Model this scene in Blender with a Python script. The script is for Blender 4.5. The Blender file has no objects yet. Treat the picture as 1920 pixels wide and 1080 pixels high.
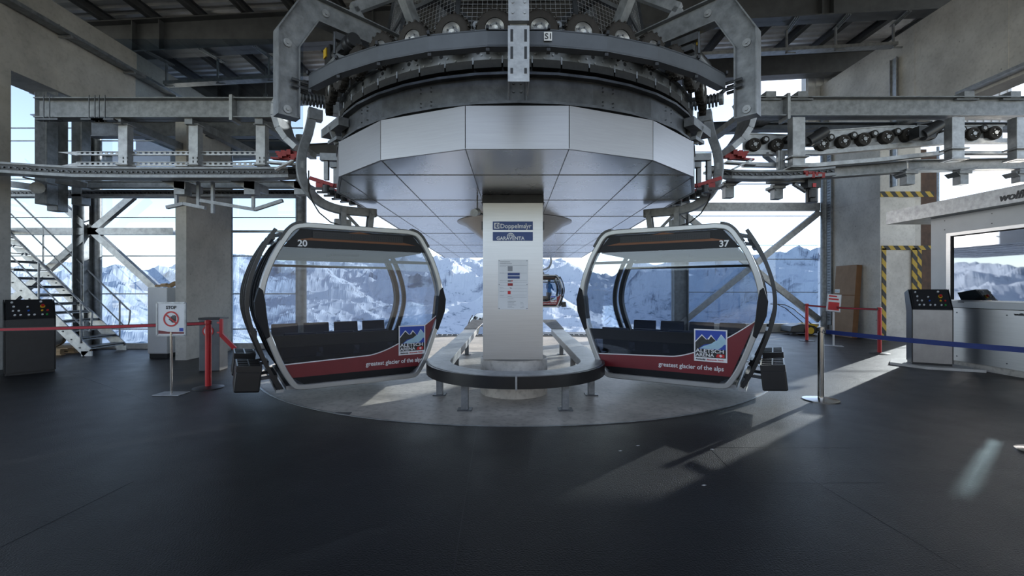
import bpy, bmesh, math, random
from mathutils import Vector, Matrix, noise
random.seed(4)
SC = bpy.context.scene
COL = SC.collection
PI = math.pi
R = math.radians
# ------------------------------------------------------------ camera, sky, sun, exposure
cam_d = bpy.data.cameras.new('camera'); cam_d.sensor_width = 36; cam_d.lens = 16
cam_d.clip_start = .05; cam_d.clip_end = 9000
cam = bpy.data.objects.new('camera', cam_d); COL.objects.link(cam)
cam.location = (0, 0, 1.55); cam.rotation_euler = (R(90), 0, 0)
SC.camera = cam
F = 853.333
SUN_AZ, SUN_EL = R(51.3), R(15)          # azimuth measured from +Y towards +X
w = bpy.data.worlds.new('sky'); SC.world = w; w.use_nodes = True
nt = w.node_tree; nt.nodes.clear()
sky = nt.nodes.new('ShaderNodeTexSky'); sky.sky_type = 'NISHITA'; sky.sun_disc = False
sky.sun_elevation = R(24); sky.sun_rotation = SUN_AZ; sky.altitude = 2000
sky.air_density = 1.0; sky.dust_density = .8; sky.ozone_density = 1.5
hsv = nt.nodes.new('ShaderNodeHueSaturation'); hsv.inputs['Saturation'].default_value = .62
bg = nt.nodes.new('ShaderNodeBackground'); bg.inputs[1].default_value = .225
wo = nt.nodes.new('ShaderNodeOutputWorld')
nt.links.new(sky.outputs[0], hsv.inputs['Color']); nt.links.new(hsv.outputs[0], bg.inputs[0]); nt.links.new(bg.outputs[0], wo.inputs[0])
sd = bpy.data.lights.new('sun', 'SUN'); sd.energy = 4.4; sd.angle = R(.6); sd.color = (1, .93, .82)
so = bpy.data.objects.new('sun', sd); COL.objects.link(so)
sv = Vector((math.sin(SUN_AZ)*math.cos(SUN_EL), math.cos(SUN_AZ)*math.cos(SUN_EL), math.sin(SUN_EL)))
so.rotation_euler = sv.to_track_quat('Z', 'Y').to_euler(); so.location = (20, 20, 20)
SC.view_settings.view_transform = 'Standard'; SC.view_settings.look = 'None'
SC.view_settings.exposure = 0.9; SC.view_settings.gamma = 1; SC.view_settings.use_curve_mapping = False
SC.cycles.max_bounces = 10; SC.cycles.transparent_max_bounces = 24; SC.cycles.glossy_bounces = 5
SC.cycles.diffuse_bounces = 5; SC.cycles.caustics_reflective = False; SC.cycles.caustics_refractive = False
SC.cycles.sample_clamp_indirect = 6

def P(px, py, Y):                        # photo measurement at a known distance -> point in the hall
    return Vector(((px-960)*Y/F, Y, 1.55-(py-540)*Y/F))
def ZY(py, Y): return 1.55-(py-540)*Y/F
def XY(px, Y): return (px-960)*Y/F

# ------------------------------------------------------------ materials
MATS = {}
def mat(name, col, rough=.5, metal=0., var=.12, scale=6., bump=.0, bscale=40., spec=.5, alpha=None, emis=None, stretch=None, rvar=0.):
    m = bpy.data.materials.new(name); m.use_nodes = True; MATS[name] = m
    t = m.node_tree; b = t.nodes['Principled BSDF']
    b.inputs['Roughness'].default_value = rough; b.inputs['Metallic'].default_value = metal
    b.inputs['Specular IOR Level'].default_value = spec
    tc = t.nodes.new('ShaderNodeTexCoord')
    mp = t.nodes.new('ShaderNodeMapping'); t.links.new(tc.outputs['Object'], mp.inputs[0])
    if stretch: mp.inputs['Scale'].default_value = stretch
    n = t.nodes.new('ShaderNodeTexNoise'); n.inputs['Scale'].default_value = scale; n.inputs['Detail'].default_value = 6
    n.inputs['Roughness'].default_value = .6
    t.links.new(mp.outputs[0], n.inputs['Vector'])
    r = t.nodes.new('ShaderNodeValToRGB')
    r.color_ramp.elements[0].position = .3; r.color_ramp.elements[1].position = .7
    r.color_ramp.elements[0].color = (*[c*(1-var) for c in col], 1); r.color_ramp.elements[1].color = (*[min(1, c*(1+var)) for c in col], 1)
    t.links.new(n.outputs['Fac'], r.inputs[0]); t.links.new(r.outputs[0], b.inputs['Base Color'])
    if rvar:
        mr = t.nodes.new('ShaderNodeMapRange'); mr.inputs['To Min'].default_value = rough-rvar; mr.inputs['To Max'].default_value = rough+rvar
        t.links.new(n.outputs['Fac'], mr.inputs['Value']); t.links.new(mr.outputs[0], b.inputs['Roughness'])
    if bump:
        n2 = t.nodes.new('ShaderNodeTexNoise'); n2.inputs['Scale'].default_value = bscale; n2.inputs['Detail'].default_value = 4
        t.links.new(mp.outputs[0], n2.inputs['Vector'])
        bp = t.nodes.new('ShaderNodeBump'); bp.inputs['Strength'].default_value = bump; bp.inputs['Distance'].default_value = .02
        t.links.new(n2.outputs['Fac'], bp.inputs['Height']); t.links.new(bp.outputs[0], b.inputs['Normal'])
    return m
def glass(name, tint, refl=.12, rough=.02):
    m = bpy.data.materials.new(name); m.use_nodes = True; MATS[name] = m
    t = m.node_tree; t.nodes.clear()
    o = t.nodes.new('ShaderNodeOutputMaterial'); mx = t.nodes.new('ShaderNodeMixShader')
    tr = t.nodes.new('ShaderNodeBsdfTransparent'); tr.inputs[0].default_value = (*tint, 1)
    gl = t.nodes.new('ShaderNodeBsdfGlossy'); gl.inputs['Roughness'].default_value = rough; gl.inputs[0].default_value = (.9, .93, 1, 1)
    fr = t.nodes.new('ShaderNodeFresnel'); fr.inputs[0].default_value = 1.5
    ad = t.nodes.new('ShaderNodeMath'); ad.operation = 'MULTIPLY_ADD'; ad.inputs[1].default_value = 1.; ad.inputs[2].default_value = refl-.04; ad.use_clamp = True
    ns = t.nodes.new('ShaderNodeTexNoise'); ns.inputs['Scale'].default_value = .6
    md = t.nodes.new('ShaderNodeMath'); md.operation = 'MULTIPLY_ADD'; md.inputs[1].default_value = .03
    t.links.new(ns.outputs['Fac'], md.inputs[0]); t.links.new(fr.outputs[0], ad.inputs[0]); t.links.new(ad.outputs[0], md.inputs[2])
    ge = t.nodes.new('ShaderNodeNewGeometry'); iv = t.nodes.new('ShaderNodeMath'); iv.operation = 'SUBTRACT'; iv.inputs[0].default_value = 1; t.links.new(ge.outputs['Backfacing'], iv.inputs[1])
    ml = t.nodes.new('ShaderNodeMath'); ml.operation = 'MULTIPLY'; t.links.new(iv.outputs[0], ml.inputs[0]); t.links.new(md.outputs[0], ml.inputs[1])
    t.links.new(ml.outputs[0], mx.inputs[0]); t.links.new(tr.outputs[0], mx.inputs[1]); t.links.new(gl.outputs[0], mx.inputs[2]); t.links.new(mx.outputs[0], o.inputs[0])
    return m
def concrete(name, col, k=.45, var=.22):
    m = mat(name, col, .8, 0, var, 1.1, .25, 9)
    t = m.node_tree; b = t.nodes['Principled BSDF']
    src = b.inputs['Base Color'].links[0].from_socket
    v = t.nodes.new('ShaderNodeTexVoronoi'); v.inputs['Scale'].default_value = 2.2
    tc = [n for n in t.nodes if n.type == 'TEX_COORD'][0]
    t.links.new(tc.outputs['Object'], v.inputs['Vector'])
    rp = t.nodes.new('ShaderNodeValToRGB'); rp.color_ramp.elements[0].position = .02; rp.color_ramp.elements[1].position = .05
    rp.color_ramp.elements[0].color = (.35, .35, .35, 1)
    t.links.new(v.outputs['Distance'], rp.inputs[0])
    n = t.nodes.new('ShaderNodeTexNoise'); n.inputs['Scale'].default_value = 14; n.inputs['Detail'].default_value = 8
    t.links.new(tc.outputs['Object'], n.inputs['Vector'])
    r2 = t.nodes.new('ShaderNodeValToRGB'); r2.color_ramp.elements[0].position = .3; r2.color_ramp.elements[1].position = .5
    r2.color_ramp.elements[0].color = (.72, .71, .7, 1)
    t.links.new(n.outputs['Fac'], r2.inputs[0])
    a = t.nodes.new('ShaderNodeMixRGB'); a.blend_type = 'MULTIPLY'; a.inputs[0].default_value = 1
    t.links.new(src, a.inputs[1]); t.links.new(rp.outputs[0], a.inputs[2])
    c = t.nodes.new('ShaderNodeMixRGB'); c.blend_type = 'MULTIPLY'; c.inputs[0].default_value = k
    t.links.new(a.outputs[0], c.inputs[1]); t.links.new(r2.outputs[0], c.inputs[2])
    t.links.new(c.outputs[0], b.inputs['Base Color'])
    return m
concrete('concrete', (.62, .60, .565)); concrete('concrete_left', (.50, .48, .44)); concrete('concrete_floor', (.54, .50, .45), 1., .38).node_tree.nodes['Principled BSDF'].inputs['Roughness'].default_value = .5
concrete('concrete_brown', (.38, .32, .25))
mat('rubber_floor', (.0078, .0079, .0084), .42, 0, .35, 2.2, .35, 90, rvar=.1, spec=.4)
mat('galv', (.225, .237, .25), .45, .45, .3, 9, .1, 30, rvar=.08)
mat('galv_light', (.36, .37, .38), .42, .6, .25, 9, .1, 30)
mat('galv_dark', (.10, .107, .118), .45, .55, .3, 7, .1, 30)
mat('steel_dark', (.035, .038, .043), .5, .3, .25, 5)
mat('ring_paint', (.10, .11, .125), .42, .25, .12, 5)
mat('girder_paint', (.12, .125, .135), .45, .2, .2, 3)
mat('roof_deck', (.75, .76, .77), .45, .1, .15, 3)
mat('cladding', (.36, .355, .36), .38, .85, .05, 3, stretch=(1, 1, 30))
mat('soffit_metal', (.60, .62, .66), .27, .95, .06, 1.2, rvar=.06)
mat('black_metal', (.018, .019, .021), .4, 0, .2, 8)
mat('black_plastic', (.012, .012, .013), .35, 0, .2, 8)
mat('black_rubber', (.02, .019, .018), .7, 0, .3, 20)
mat('brown_rubber', (.022, .0185, .016), .75, 0, .3, 20)
mat('cabin_silver', (.42, .42, .41), .33, .45, .05, 4)
mat('cabin_dark', (.012, .0125, .0145), .42, 0, spec=.2, var=.15, scale=4.) if True else mat('x', (.1, .1, .1), .4, 0, .15, 4)
mat('cabin_red', (.16, .012, .018), .4, 0, .08, 4)
mat('white_vinyl', (.75, .75, .76), .5, 0, .03, 4)
mat('orange_trim', (.17, .055, .012), .5, 0, .1, 5)
mat('seat_blue', (.012, .02, .045), .5, 0, .2, 9)
mat('red_paint', (.52, .02, .025), .4, 0, .08, 5)
mat('red_belt', (.40, .012, .03), .7, 0, .1, 30)
mat('blue_belt', (.012, .03, .16), .6, 0, .1, 30)
mat('chrome', (.55, .53, .5), .2, 1., .05, 5)
mat('red_machine', (.28, .02, .02), .5, .1, .3, 14)
mat('white_panel', (.62, .63, .64), .4, .1, .05, 3)
mat('brushed', (.50, .50, .50), .36, .8, .05, 2, stretch=(1, 1, 30))
mat('console_steel', (.33, .32, .31), .4, .7, .12, 4)
mat('sign_blue', (.012, .045, .19), .4, 0, .04, 5)
mat('sign_white', (.72, .73, .74), .45, 0, .03, 5)
mat('ink_black', (.015, .015, .017), .5, 0, .05, 5)
mat('ink_grey', (.25, .26, .28), .5, 0, .05, 5)
mat('ink_red', (.55, .02, .02), .5, 0, .05, 5)
mat('logo_blue', (.02, .06, .38), .5, 0, .05, 5)
mat('logo_ice', (.36, .55, .66), .5, 0, .08, 8)
mat('logo_rock', (.03, .03, .03), .6, 0, .4, 30)
mat('cardboard', (.30, .20, .13), .8, 0, .12, 4)
mat('cardboard_edge', (.20, .10, .045), .8, 0, .15, 4)
mat('wood', (.42, .28, .15), .75, 0, .25, 12, stretch=(1, 8, 8))
mat('yellow', (.65, .42, .02), .5, 0, .06, 5)
mat('button_green', (.02, .35, .06), .4, 0, .05, 5)
mat('button_blue', (.02, .1, .5), .4, 0, .05, 5)
mat('jacket_blue', (.02, .18, .45), .8, 0, .1, 20)
mat('trousers_grey', (.12, .12, .13), .8, 0, .1, 20)
mat('skin', (.55, .32, .22), .6, 0, .05, 20)
mat('dark_wood', (.07, .035, .02), .7, 0, .3, 6)
glass('facade_glass', (.79, .845, .90), .05)
glass('cabin_glass', (.82, .85, .885), .045)
glass('dark_glass', (.42, .45, .52), .03)
glass('kiosk_glass', (.22, .27, .30), .42)
def hazard(name, dx, dz, k):
    m = mat(name, (.5, .5, .5), .6)
    t = m.node_tree; b = t.nodes['Principled BSDF']
    g = t.nodes.new('ShaderNodeTexCoord'); s = t.nodes.new('ShaderNodeSeparateXYZ'); t.links.new(g.outputs['Object'], s.inputs[0])
    a = t.nodes.new('ShaderNodeMath'); a.operation = 'MULTIPLY'; a.inputs[1].default_value = dx
    c = t.nodes.new('ShaderNodeMath'); c.operation = 'MULTIPLY_ADD'; c.inputs[1].default_value = dz
    t.links.new(s.outputs[0], a.inputs[0]); t.links.new(s.outputs[2], c.inputs[0]); t.links.new(a.outputs[0], c.inputs[2])
    d = t.nodes.new('ShaderNodeMath'); d.operation = 'MULTIPLY'; d.inputs[1].default_value = k; t.links.new(c.outputs[0], d.inputs[0])
    e = t.nodes.new('ShaderNodeMath'); e.operation = 'FRACT'; t.links.new(d.outputs[0], e.inputs[0])
    f = t.nodes.new('ShaderNodeMath'); f.operation = 'GREATER_THAN'; f.inputs[1].default_value = .5; t.links.new(e.outputs[0], f.inputs[0])
    x = t.nodes.new('ShaderNodeMixRGB'); x.inputs[1].default_value = (.5, .33, .03, 1); x.inputs[2].default_value = (.02, .02, .02, 1)
    t.links.new(f.outputs[0], x.inputs[0]); t.links.new(x.outputs[0], b.inputs['Base Color'])
    return m
hazard('hazard', 1, .8, 3.4)

# ------------------------------------------------------------ mesh helpers
def frame_from(d):
    d = Vector(d).normalized()
    up = Vector((0, 0, 1)) if abs(d.z) < .95 else Vector((1, 0, 0))
    x = d.cross(up).normalized(); y = x.cross(d).normalized()      # x side, y up-ish
    return x, y, d
class MB:
    def __init__(s): s.v = []; s.f = []; s.mi = []; s.cur = 0
    def add(s, vs, fs):
        o = len(s.v); s.v += [Vector(v) for v in vs]; s.f += [tuple(i+o for i in f) for f in fs]; s.mi += [s.cur]*len(fs); return s
    def box(s, a, b, M=None):            # corner a to corner b
        x0, y0, z0 = a; x1, y1, z1 = b
        vs = [Vector((x, y, z)) for z in (z0, z1) for x, y in ((x0, y0), (x1, y0), (x1, y1), (x0, y1))]
        if M: vs = [M @ v for v in vs]
        return s.add(vs, [(3, 2, 1, 0), (4, 5, 6, 7), (0, 1, 5, 4), (1, 2, 6, 5), (2, 3, 7, 6), (3, 0, 4, 7)])
    def cb(s, c, d, M=None):             # centre, size
        c = Vector(c); h = Vector(d)/2
        return s.box(c-h, c+h, M)
    def bar(s, p0, p1, w_, h_, up=None):
        p0 = Vector(p0); p1 = Vector(p1)
        x, y, d = frame_from(p1-p0)
        if up is not None:
            y = Vector(up); y = (y-d*y.dot(d)).normalized(); x = d.cross(y).normalized()
        vs = [p+x*a*w_/2+y*b*h_/2 for p in (p0, p1) for a, b in ((-1, -1), (1, -1), (1, 1), (-1, 1))]
        return s.add(vs, [(0, 1, 2, 3), (7, 6, 5, 4), (0, 4, 5, 1), (1, 5, 6, 2), (2, 6, 7, 3), (3, 7, 4, 0)])
    def ibeam(s, p0, p1, w_, h_, t=.02, up=(0, 0, 1)):
        p0 = Vector(p0); p1 = Vector(p1); d = (p1-p0).normalized(); u = Vector(up); u = (u-d*u.dot(d)).normalized()
        s.bar(p0, p1, t, h_, up); s.bar(p0+u*(h_/2-t/2), p1+u*(h_/2-t/2), w_, t, up); s.bar(p0-u*(h_/2-t/2), p1-u*(h_/2-t/2), w_, t, up)
        return s
    def cyl(s, p0, p1, r, n=16, r1=None):
        p0 = Vector(p0); p1 = Vector(p1); x, y, d = frame_from(p1-p0); r1 = r if r1 is None else r1
        vs = []
        for p, q in ((p0, r), (p1, r1)):
            for i in range(n):
                a = 2*PI*i/n; vs.append(p+x*math.cos(a)*q+y*math.sin(a)*q)
        fs = [(i, (i+1) % n, n+(i+1) % n, n+i) for i in range(n)]
        fs += [tuple(range(n-1, -1, -1)), tuple(range(n, 2*n))]
        return s.add(vs, fs)
    def lathe(s, prof, c=(0, 0, 0), axis=(0, 0, 1), n=24, a0=0, a1=2*PI):
        c = Vector(c); x, y, d = frame_from(axis); full = abs(a1-a0-2*PI) < 1e-6; m = n if full else n+1
        vs = []
        for i in range(m):
            a = a0+(a1-a0)*i/n
            for r_, h in prof: vs.append(c+(x*math.cos(a)+y*math.sin(a))*r_+d*h)
        k = len(prof); fs = []
        for i in range(n):
            j = (i+1) % m
            for q in range(k-1): fs.append((i*k+q, j*k+q, j*k+q+1, i*k+q+1))
        return s.add(vs, fs)
    def tube(s, pts, r, n=8, closed=False):
        pts = [Vector(p) for p in pts]; L = len(pts); vs = []; px_ = None
        for i, p in enumerate(pts):
            if closed: d = pts[(i+1) % L]-pts[i-1]
            else: d = pts[min(i+1, L-1)]-pts[max(i-1, 0)]
            d.normalize()
            if px_ is None: x, y, _ = frame_from(d)
            else:
                x = px_-d*px_.dot(d); x.normalize(); y = x.cross(d)
            px_ = x
            for k in range(n):
                a = 2*PI*k/n; vs.append(p+x*math.cos(a)*r+y*math.sin(a)*r)
        fs = []
        for i in range(L if closed else L-1):
            j = (i+1) % L
            for k in range(n): fs.append((i*n+k, i*n+(k+1) % n, j*n+(k+1) % n, j*n+k))
        if not closed: fs += [tuple(range(n-1, -1, -1)), tuple((L-1)*n+k for k in range(n))]
        return s.add(vs, fs)
    def strip(s, pts, w_, h_, up=(0, 0, 1)):        # rectangular section swept along pts
        pts = [Vector(p) for p in pts]; L = len(pts); vs = []; up = Vector(up)
        for i, p in enumerate(pts):
            d = (pts[min(i+1, L-1)]-pts[max(i-1, 0)]).normalized()
            x = d.cross(up).normalized(); y = up
            y = x.cross(d).normalized()
            for a, b in ((-1, -1), (1, -1), (1, 1), (-1, 1)): vs.append(p+x*a*w_/2+y*b*h_/2)
        fs = [(0, 1, 2, 3), tuple((L-1)*4+k for k in (3, 2, 1, 0))]
        for i in range(L-1):
            for k in range(4): fs.append((i*4+k, (i+1)*4+k, (i+1)*4+(k+1) % 4, i*4+(k+1) % 4))
        return s.add(vs, fs)
    def prism(s, poly, off):             # polygon of 3-D points extruded by off
        n = len(poly); off = Vector(off); vs = [Vector(p) for p in poly]; vs += [v+off for v in vs]
        fs = [tuple(range(n)), tuple(range(2*n-1, n-1, -1))]+[(i, n+i, n+(i+1) % n, (i+1) % n) for i in range(n)]
        return s.add(vs, fs)
    def ring(s, c, r0, r1, z0, z1, a0=0, a1=2*PI, n=64):   # arc of rectangular section; angle 0 faces the camera, + to the right
        full = abs(a1-a0-2*PI) < 1e-6; m = n if full else n+1; vs = []
        for i in range(m):
            a = a0+(a1-a0)*i/n; ux, uy = math.sin(a), -math.cos(a)
            for r_, z in ((r0, z0), (r1, z0), (r1, z1), (r0, z1)): vs.append((c[0]+ux*r_, c[1]+uy*r_, z))
        fs = []
        for i in range(n):
            j = (i+1) % m
            for k in range(4): fs.append((i*4+k, j*4+k, j*4+(k+1) % 4, i*4+(k+1) % 4))
        if not full: fs += [(3, 2, 1, 0), tuple(n*4+k for k in range(4))]
        return s.add(vs, fs)
def part(name, mb, mats, parent=None, loc=None, smooth=False, bevel=0, label=None):
    if isinstance(mats, str): mats = [mats]
    o3 = Vector((0, 0, 0))
    if loc is not None: o3 = Vector(loc)
    elif parent is not None and parent.get('_w'): o3 = Vector(parent['_w'])
    me = bpy.data.meshes.new(name)
    me.from_pydata([v-o3 for v in mb.v], [], mb.f)
    for m in mats: me.materials.append(MATS[m])
    if len(mats) > 1: me.polygons.foreach_set('material_index', mb.mi)
    bm = bmesh.new(); bm.from_mesh(me); bmesh.ops.recalc_face_normals(bm, faces=bm.faces); bm.to_mesh(me); bm.free()
    if smooth:
        for p in me.polygons: p.use_smooth = True
        try: me.set_sharp_from_angle(angle=R(40))
        except Exception: pass
    o = bpy.data.objects.new(name, me); COL.objects.link(o)
    if parent is not None:
        o.parent = parent
        if parent.get('_w'): o['_w'] = list(parent['_w']) ; 
        if parent.type == 'MESH' and parent.get('_w'): pass
    elif loc is not None: o.location = loc
    if bevel:
        b = o.modifiers.new('bevel', 'BEVEL'); b.width = bevel; b.segments = 2; b.limit_method = 'ANGLE'; b.angle_limit = R(40)
    if label: o['label'] = label
    return o
def each(name, mb, mats, parent, **k):               # every loose piece of the builder becomes a part of its own
    n = len(mb.v); par = list(range(n))
    def find(i):
        while par[i] != i: par[i] = par[par[i]]; i = par[i]
        return i
    for f in mb.f:
        for q in f[1:]: par[find(q)] = find(f[0])
    groups = {}
    for f in mb.f: groups.setdefault(find(f[0]), []).append(f)
    out = []
    for fs in groups.values():
        m = MB(); ids = sorted({i for f in fs for i in f}); mp = {a: b for b, a in enumerate(ids)}
        m.add([mb.v[i] for i in ids], [tuple(mp[i] for i in f) for f in fs]); out.append(part(name, m, mats, parent, **k))
    return out
def tag(o, label, cat, group=None):
    o['label'] = label; o['category'] = cat
    if group: o['group'] = group
    return o
def thing(name, label, cat, loc=(0, 0, 0), rz=0, group=None, world=False):
    o = bpy.data.objects.new(name, None); COL.objects.link(o); o.location = loc; o.rotation_euler = (0, 0, rz); o.empty_display_size = .1
    if world: o['_w'] = list(loc)
    return tag(o, label, cat, group)
def solo(name, mb, mats, label, cat, group=None, loc=None, **k):       # a thing that is one mesh, origin at its foot
    if loc is None:
        xs = [v.x for v in mb.v]; ys = [v.y for v in mb.v]; loc = ((min(xs)+max(xs))/2, (min(ys)+max(ys))/2, min(v.z for v in mb.v))
    return tag(part(name, mb, mats, None, loc, **k), label, cat, group)
def struct(name, mb, mats, **k):
    o = part(name, mb, mats, **k); o['kind'] = 'structure'; return o
def copy_tree(o, parent=None):
    c = o.copy(); COL.objects.link(c); c.parent = parent
    for ch in list(o.children): copy_tree(ch, c)
    return c
def text(body, size, M, material, parent, name='lettering', bold=0., align='LEFT', shear=0., sx=1.):
    cu = bpy.data.curves.new('t', 'FONT'); cu.body = body; cu.size = size; cu.extrude = .0012; cu.offset = bold; cu.align_x = align; cu.shear = shear
    cu.resolution_u = 3
    o = bpy.data.objects.new('t', cu); COL.objects.link(o)
    bpy.context.view_layer.update()
    me = bpy.data.meshes.new_from_object(o.evaluated_get(bpy.context.evaluated_depsgraph_get()))
    bpy.data.objects.remove(o); bpy.data.curves.remove(cu)
    me.transform(M @ Matrix.Diagonal((sx, 1, 1, 1)))
    if parent.get('_w'): me.transform(Matrix.Translation(-Vector(parent['_w'])))
    me.materials.clear(); me.materials.append(MATS[material])
    r = bpy.data.objects.new(name, me); COL.objects.link(r); r.parent = parent
    if parent.get('_w'): r['_w'] = list(parent['_w'])
    return r
def facing(p, nx=(1, 0, 0), ny=(0, 0, 1)):           # matrix: text x -> nx, text y -> ny
    x = Vector(nx).normalized(); y = Vector(ny).normalized(); z = x.cross(y)
    M = Matrix((x, y, z)).transposed().to_4x4(); M.translation = Vector(p); return M

CX, CY = .05, 6.8                       # axis of the bull wheel
# ------------------------------------------------------------ floor
def disc_floor():
    c = (CX, 10.0); r0 = 4.95; n = 96
    m = MB(); vs = []; x0, x1, y0 = -15.8, 17, -5
    k = []
    for i in range(n):
        a = 2*PI*i/n; dx, dy = math.cos(a), math.sin(a)
        y1 = 11.55 if dx < 0 else 15.93
        t = min([(b-c[0])/dx for b in (x0, x1) if abs(dx) > 1e-6 and (b-c[0])/dx > 0]+[(b-c[1])/dy for b in (y0, y1) if abs(dy) > 1e-6 and (b-c[1])/dy > 0])
        t = max(t, r0)
        k.append((c[0]+dx*r0, c[1]+dy*r0, c[0]+dx*t, c[1]+dy*t))
    vs = [(a, b, .012) for a, b, _, _ in k]+[(a, b, .012) for _, _, a, b in k]+[(a, b, 0) for a, b, _, _ in k]
    fs = [(i, (i+1) % n, n+(i+1) % n, n+i) for i in range(n)]+[(i, 2*n+i, 2*n+(i+1) % n, (i+1) % n) for i in range(n)]
    corners = [(x0, y0), (x1, y0), (x1, 15.93), (x0, 11.55)]
    m.add(vs, fs)
    # fill the four corners left by the ray fan
    for qx, qy in corners:
        best = sorted(range(n), key=lambda i: (k[i][2]-qx)**2+(k[i][3]-qy)**2)[:2]
        m.add([(k[best[0]][2], k[best[0]][3], .012), (k[best[1]][2], k[best[1]][3], .012), (qx, qy, .012)], [(0, 1, 2)])
    return m
struct('floor', MB().prism([(-16, -5.5, -.35), (17.5, -5.5, -.35), (17.5, 17.2, -.35), (5.6, 17.2, -.35), (5.6, 14.95, -.35), (-4.6, 14.95, -.35), (-4.6, 12.0, -.35), (-16, 12.0, -.35)], (0, 0, .35)), 'concrete_floor')
fm = struct('floor_mat', disc_floor(), 'rubber_floor')
m = MB().ring((CX, 10.0), 4.93, 4.955, .0, .016, 0, 2*PI, 96)
struct('trim_1', m, 'galv_light')
m = MB()
def seam(p, q, w_=.006): m.bar((p[0], p[1], .0125), (q[0], q[1], .0125), w_, .0015)
def fl(px, py): Y = 1.55*F/(py-540); return (XY(px, Y), Y)
for a, b in (((893, 806), (850, 1078)), ((1330, 842), (1610, 842)), ((1395, 908), (1660, 908)), ((0, 1030), (250, 905)), ((1330, 842), (1395, 908)), ((1520, 900), (1800, 1070)), ((130, 700), (300, 760))):
    seam(fl(*a), fl(*b))
struct('trim_2', m, 'black_metal')
# ------------------------------------------------------------ walls
m = MB().box((-10.3, -3, 5.72), (-9.6, 15.2, 7.53)); m.box((-9.6, -3, 7.1), (-9.57, 15.2, 7.53))
for y in (3, 6.2, 9.6, 12.9): m.box((-9.601, y, 5.72), (-9.596, y+.012, 7.1))
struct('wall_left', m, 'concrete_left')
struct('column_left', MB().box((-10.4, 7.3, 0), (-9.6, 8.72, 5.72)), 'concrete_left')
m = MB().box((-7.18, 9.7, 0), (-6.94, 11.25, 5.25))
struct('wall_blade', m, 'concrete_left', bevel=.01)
m = MB()
m.prism([(10.8, -3, 6.07), (10.8, 13.35, 6.07), (10.8, 13.35, 0), (10.8, 15.95, 0), (10.8, 15.95, 8.62), (10.8, -3, 8.62)], (.5, 0, 0))
for y in (4, 7.2, 8.6, 9.9, 12.2): m.box((10.79, y, 6.07), (10.8, y+.012, 8.62))
for z in (1.35, 2.75, 4.2): m.box((10.79, 13.4, z), (10.8, 15.9, z+.012))
struct('wall_right', m, 'concrete')
struct('wall_rear', MB().box((-16, -5.5, 0), (17, -5.2, 2.5)).box((-16, -5.5, 7.3), (17, -5.2, 8.3)), 'concrete_left')  # unseen; solid base keeps cabin reflections dark, open band lets light in
m = MB().box((10.83, 13.38, 0), (11.85, 14.2, 6.0)); m.box((11.85, 13.75, 0), (12.35, 14.3, 6.0))
struct('pillar_right', m, 'concrete')
hz = MB().box((10.83, 13.325, ZY(469, 13.4)), (12.36, 13.345, ZY(461, 13.4)))
hz.box((10.84, 13.325, .02), (10.96, 13.345, ZY(466, 13.4))); hz.box((11.72, 13.325, .02), (11.87, 13.345, ZY(466, 13.4))); hz.box((12.24, 13.73, .02), (12.36, 13.75, ZY(466, 13.4)))
hz.box((10.8, 13.325, ZY(370, 13.4)), (12.36, 13.345, ZY(360, 13.4)))
struct('trim_hazard', hz, 'hazard')
m = MB().box((12.7, 14.6, 0), (13.3, 15.3, 6.0)); m.box((13.35, 14.9, 0), (13.9, 15.4, 6))
struct('column_right', m, 'dark_wood')
struct('wall_back_sun_block', MB().box((-4.6, 15.8, 5.2), (5.6, 15.95, 9.15)), 'roof_deck')  # added panel, hidden behind the station, keeps sun off the left beams
m = MB().box((10.3, 15.95, 7.2), (17.5, 16.2, 10.2))
for i in range(26): m.box((10.35+i*.28, 15.91, 7.2), (10.47+i*.28, 15.95, 10.2))
struct('wall_back_right', m, 'roof_deck')

# ------------------------------------------------------------ roof: deck, purlins, girders (roof rises .0536 per metre to the right)
SL = .0536
def rz(x, z): return z+SL*(x+9.6)
def deck():
    m = MB(); y = -4; vs = []; x0, x1 = -16, 17
    while y < 17.2:
        for yy, dz in ((y, 0), (y+.12, 0), (y+.15, .055), (y+.27, .055)): vs += [(x0, yy, rz(x0, 8.72)+dz), (x1, yy, rz(x1, 8.72)+dz)]
        y += .30
    n = len(vs)//2
    m.add(vs, [(2*i, 2*i+1, 2*i+3, 2*i+2) for i in range(n-1)])
    m.box((-1, -1, 0), (1, 1, 1), Matrix.Translation((.5, 6.6, 9.63)) @ Matrix.Rotation(-math.atan(SL), 4, 'Y') @ Matrix.Diagonal((16.5, 10.7, .01, 1)))
    return m
struct('ceiling', deck(), 'roof_deck')
for i in range(24):
    x = -13.0+i*1.22
    m = MB().ibeam((x, -4, rz(x, 8.61)), (x, 16.8, rz(x, 8.61)), .16, .22, .018)
    struct('roof_beam', m, 'girder_paint')
for j, (y, h) in enumerate(((-1.5, .85), (5.2, .85), (11.9, .85), (15.3, .75))):
    z0 = 7.63
    if j == 1: continue
    m = MB().ibeam((-16, y, rz(-16, z0+h/2)), (13.5, y, rz(13.5, z0+h/2)), .42, h, .03)
    for x in (-14.5, -9.8, -9.1, -4, -3.6, 2, 8, 8.3): m.bar((x, y, rz(x, z0)), (x, y, rz(x, z0+h)), .02, .36, (0, 1, 0))
    struct('roof_girder', m, 'girder_paint')
m = MB().ibeam((-16, 16.9, rz(-16, 6.55)), (13, 16.9, rz(13, 6.55)), .3, .4); struct('eaves_beam', m, 'girder_paint')

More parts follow.
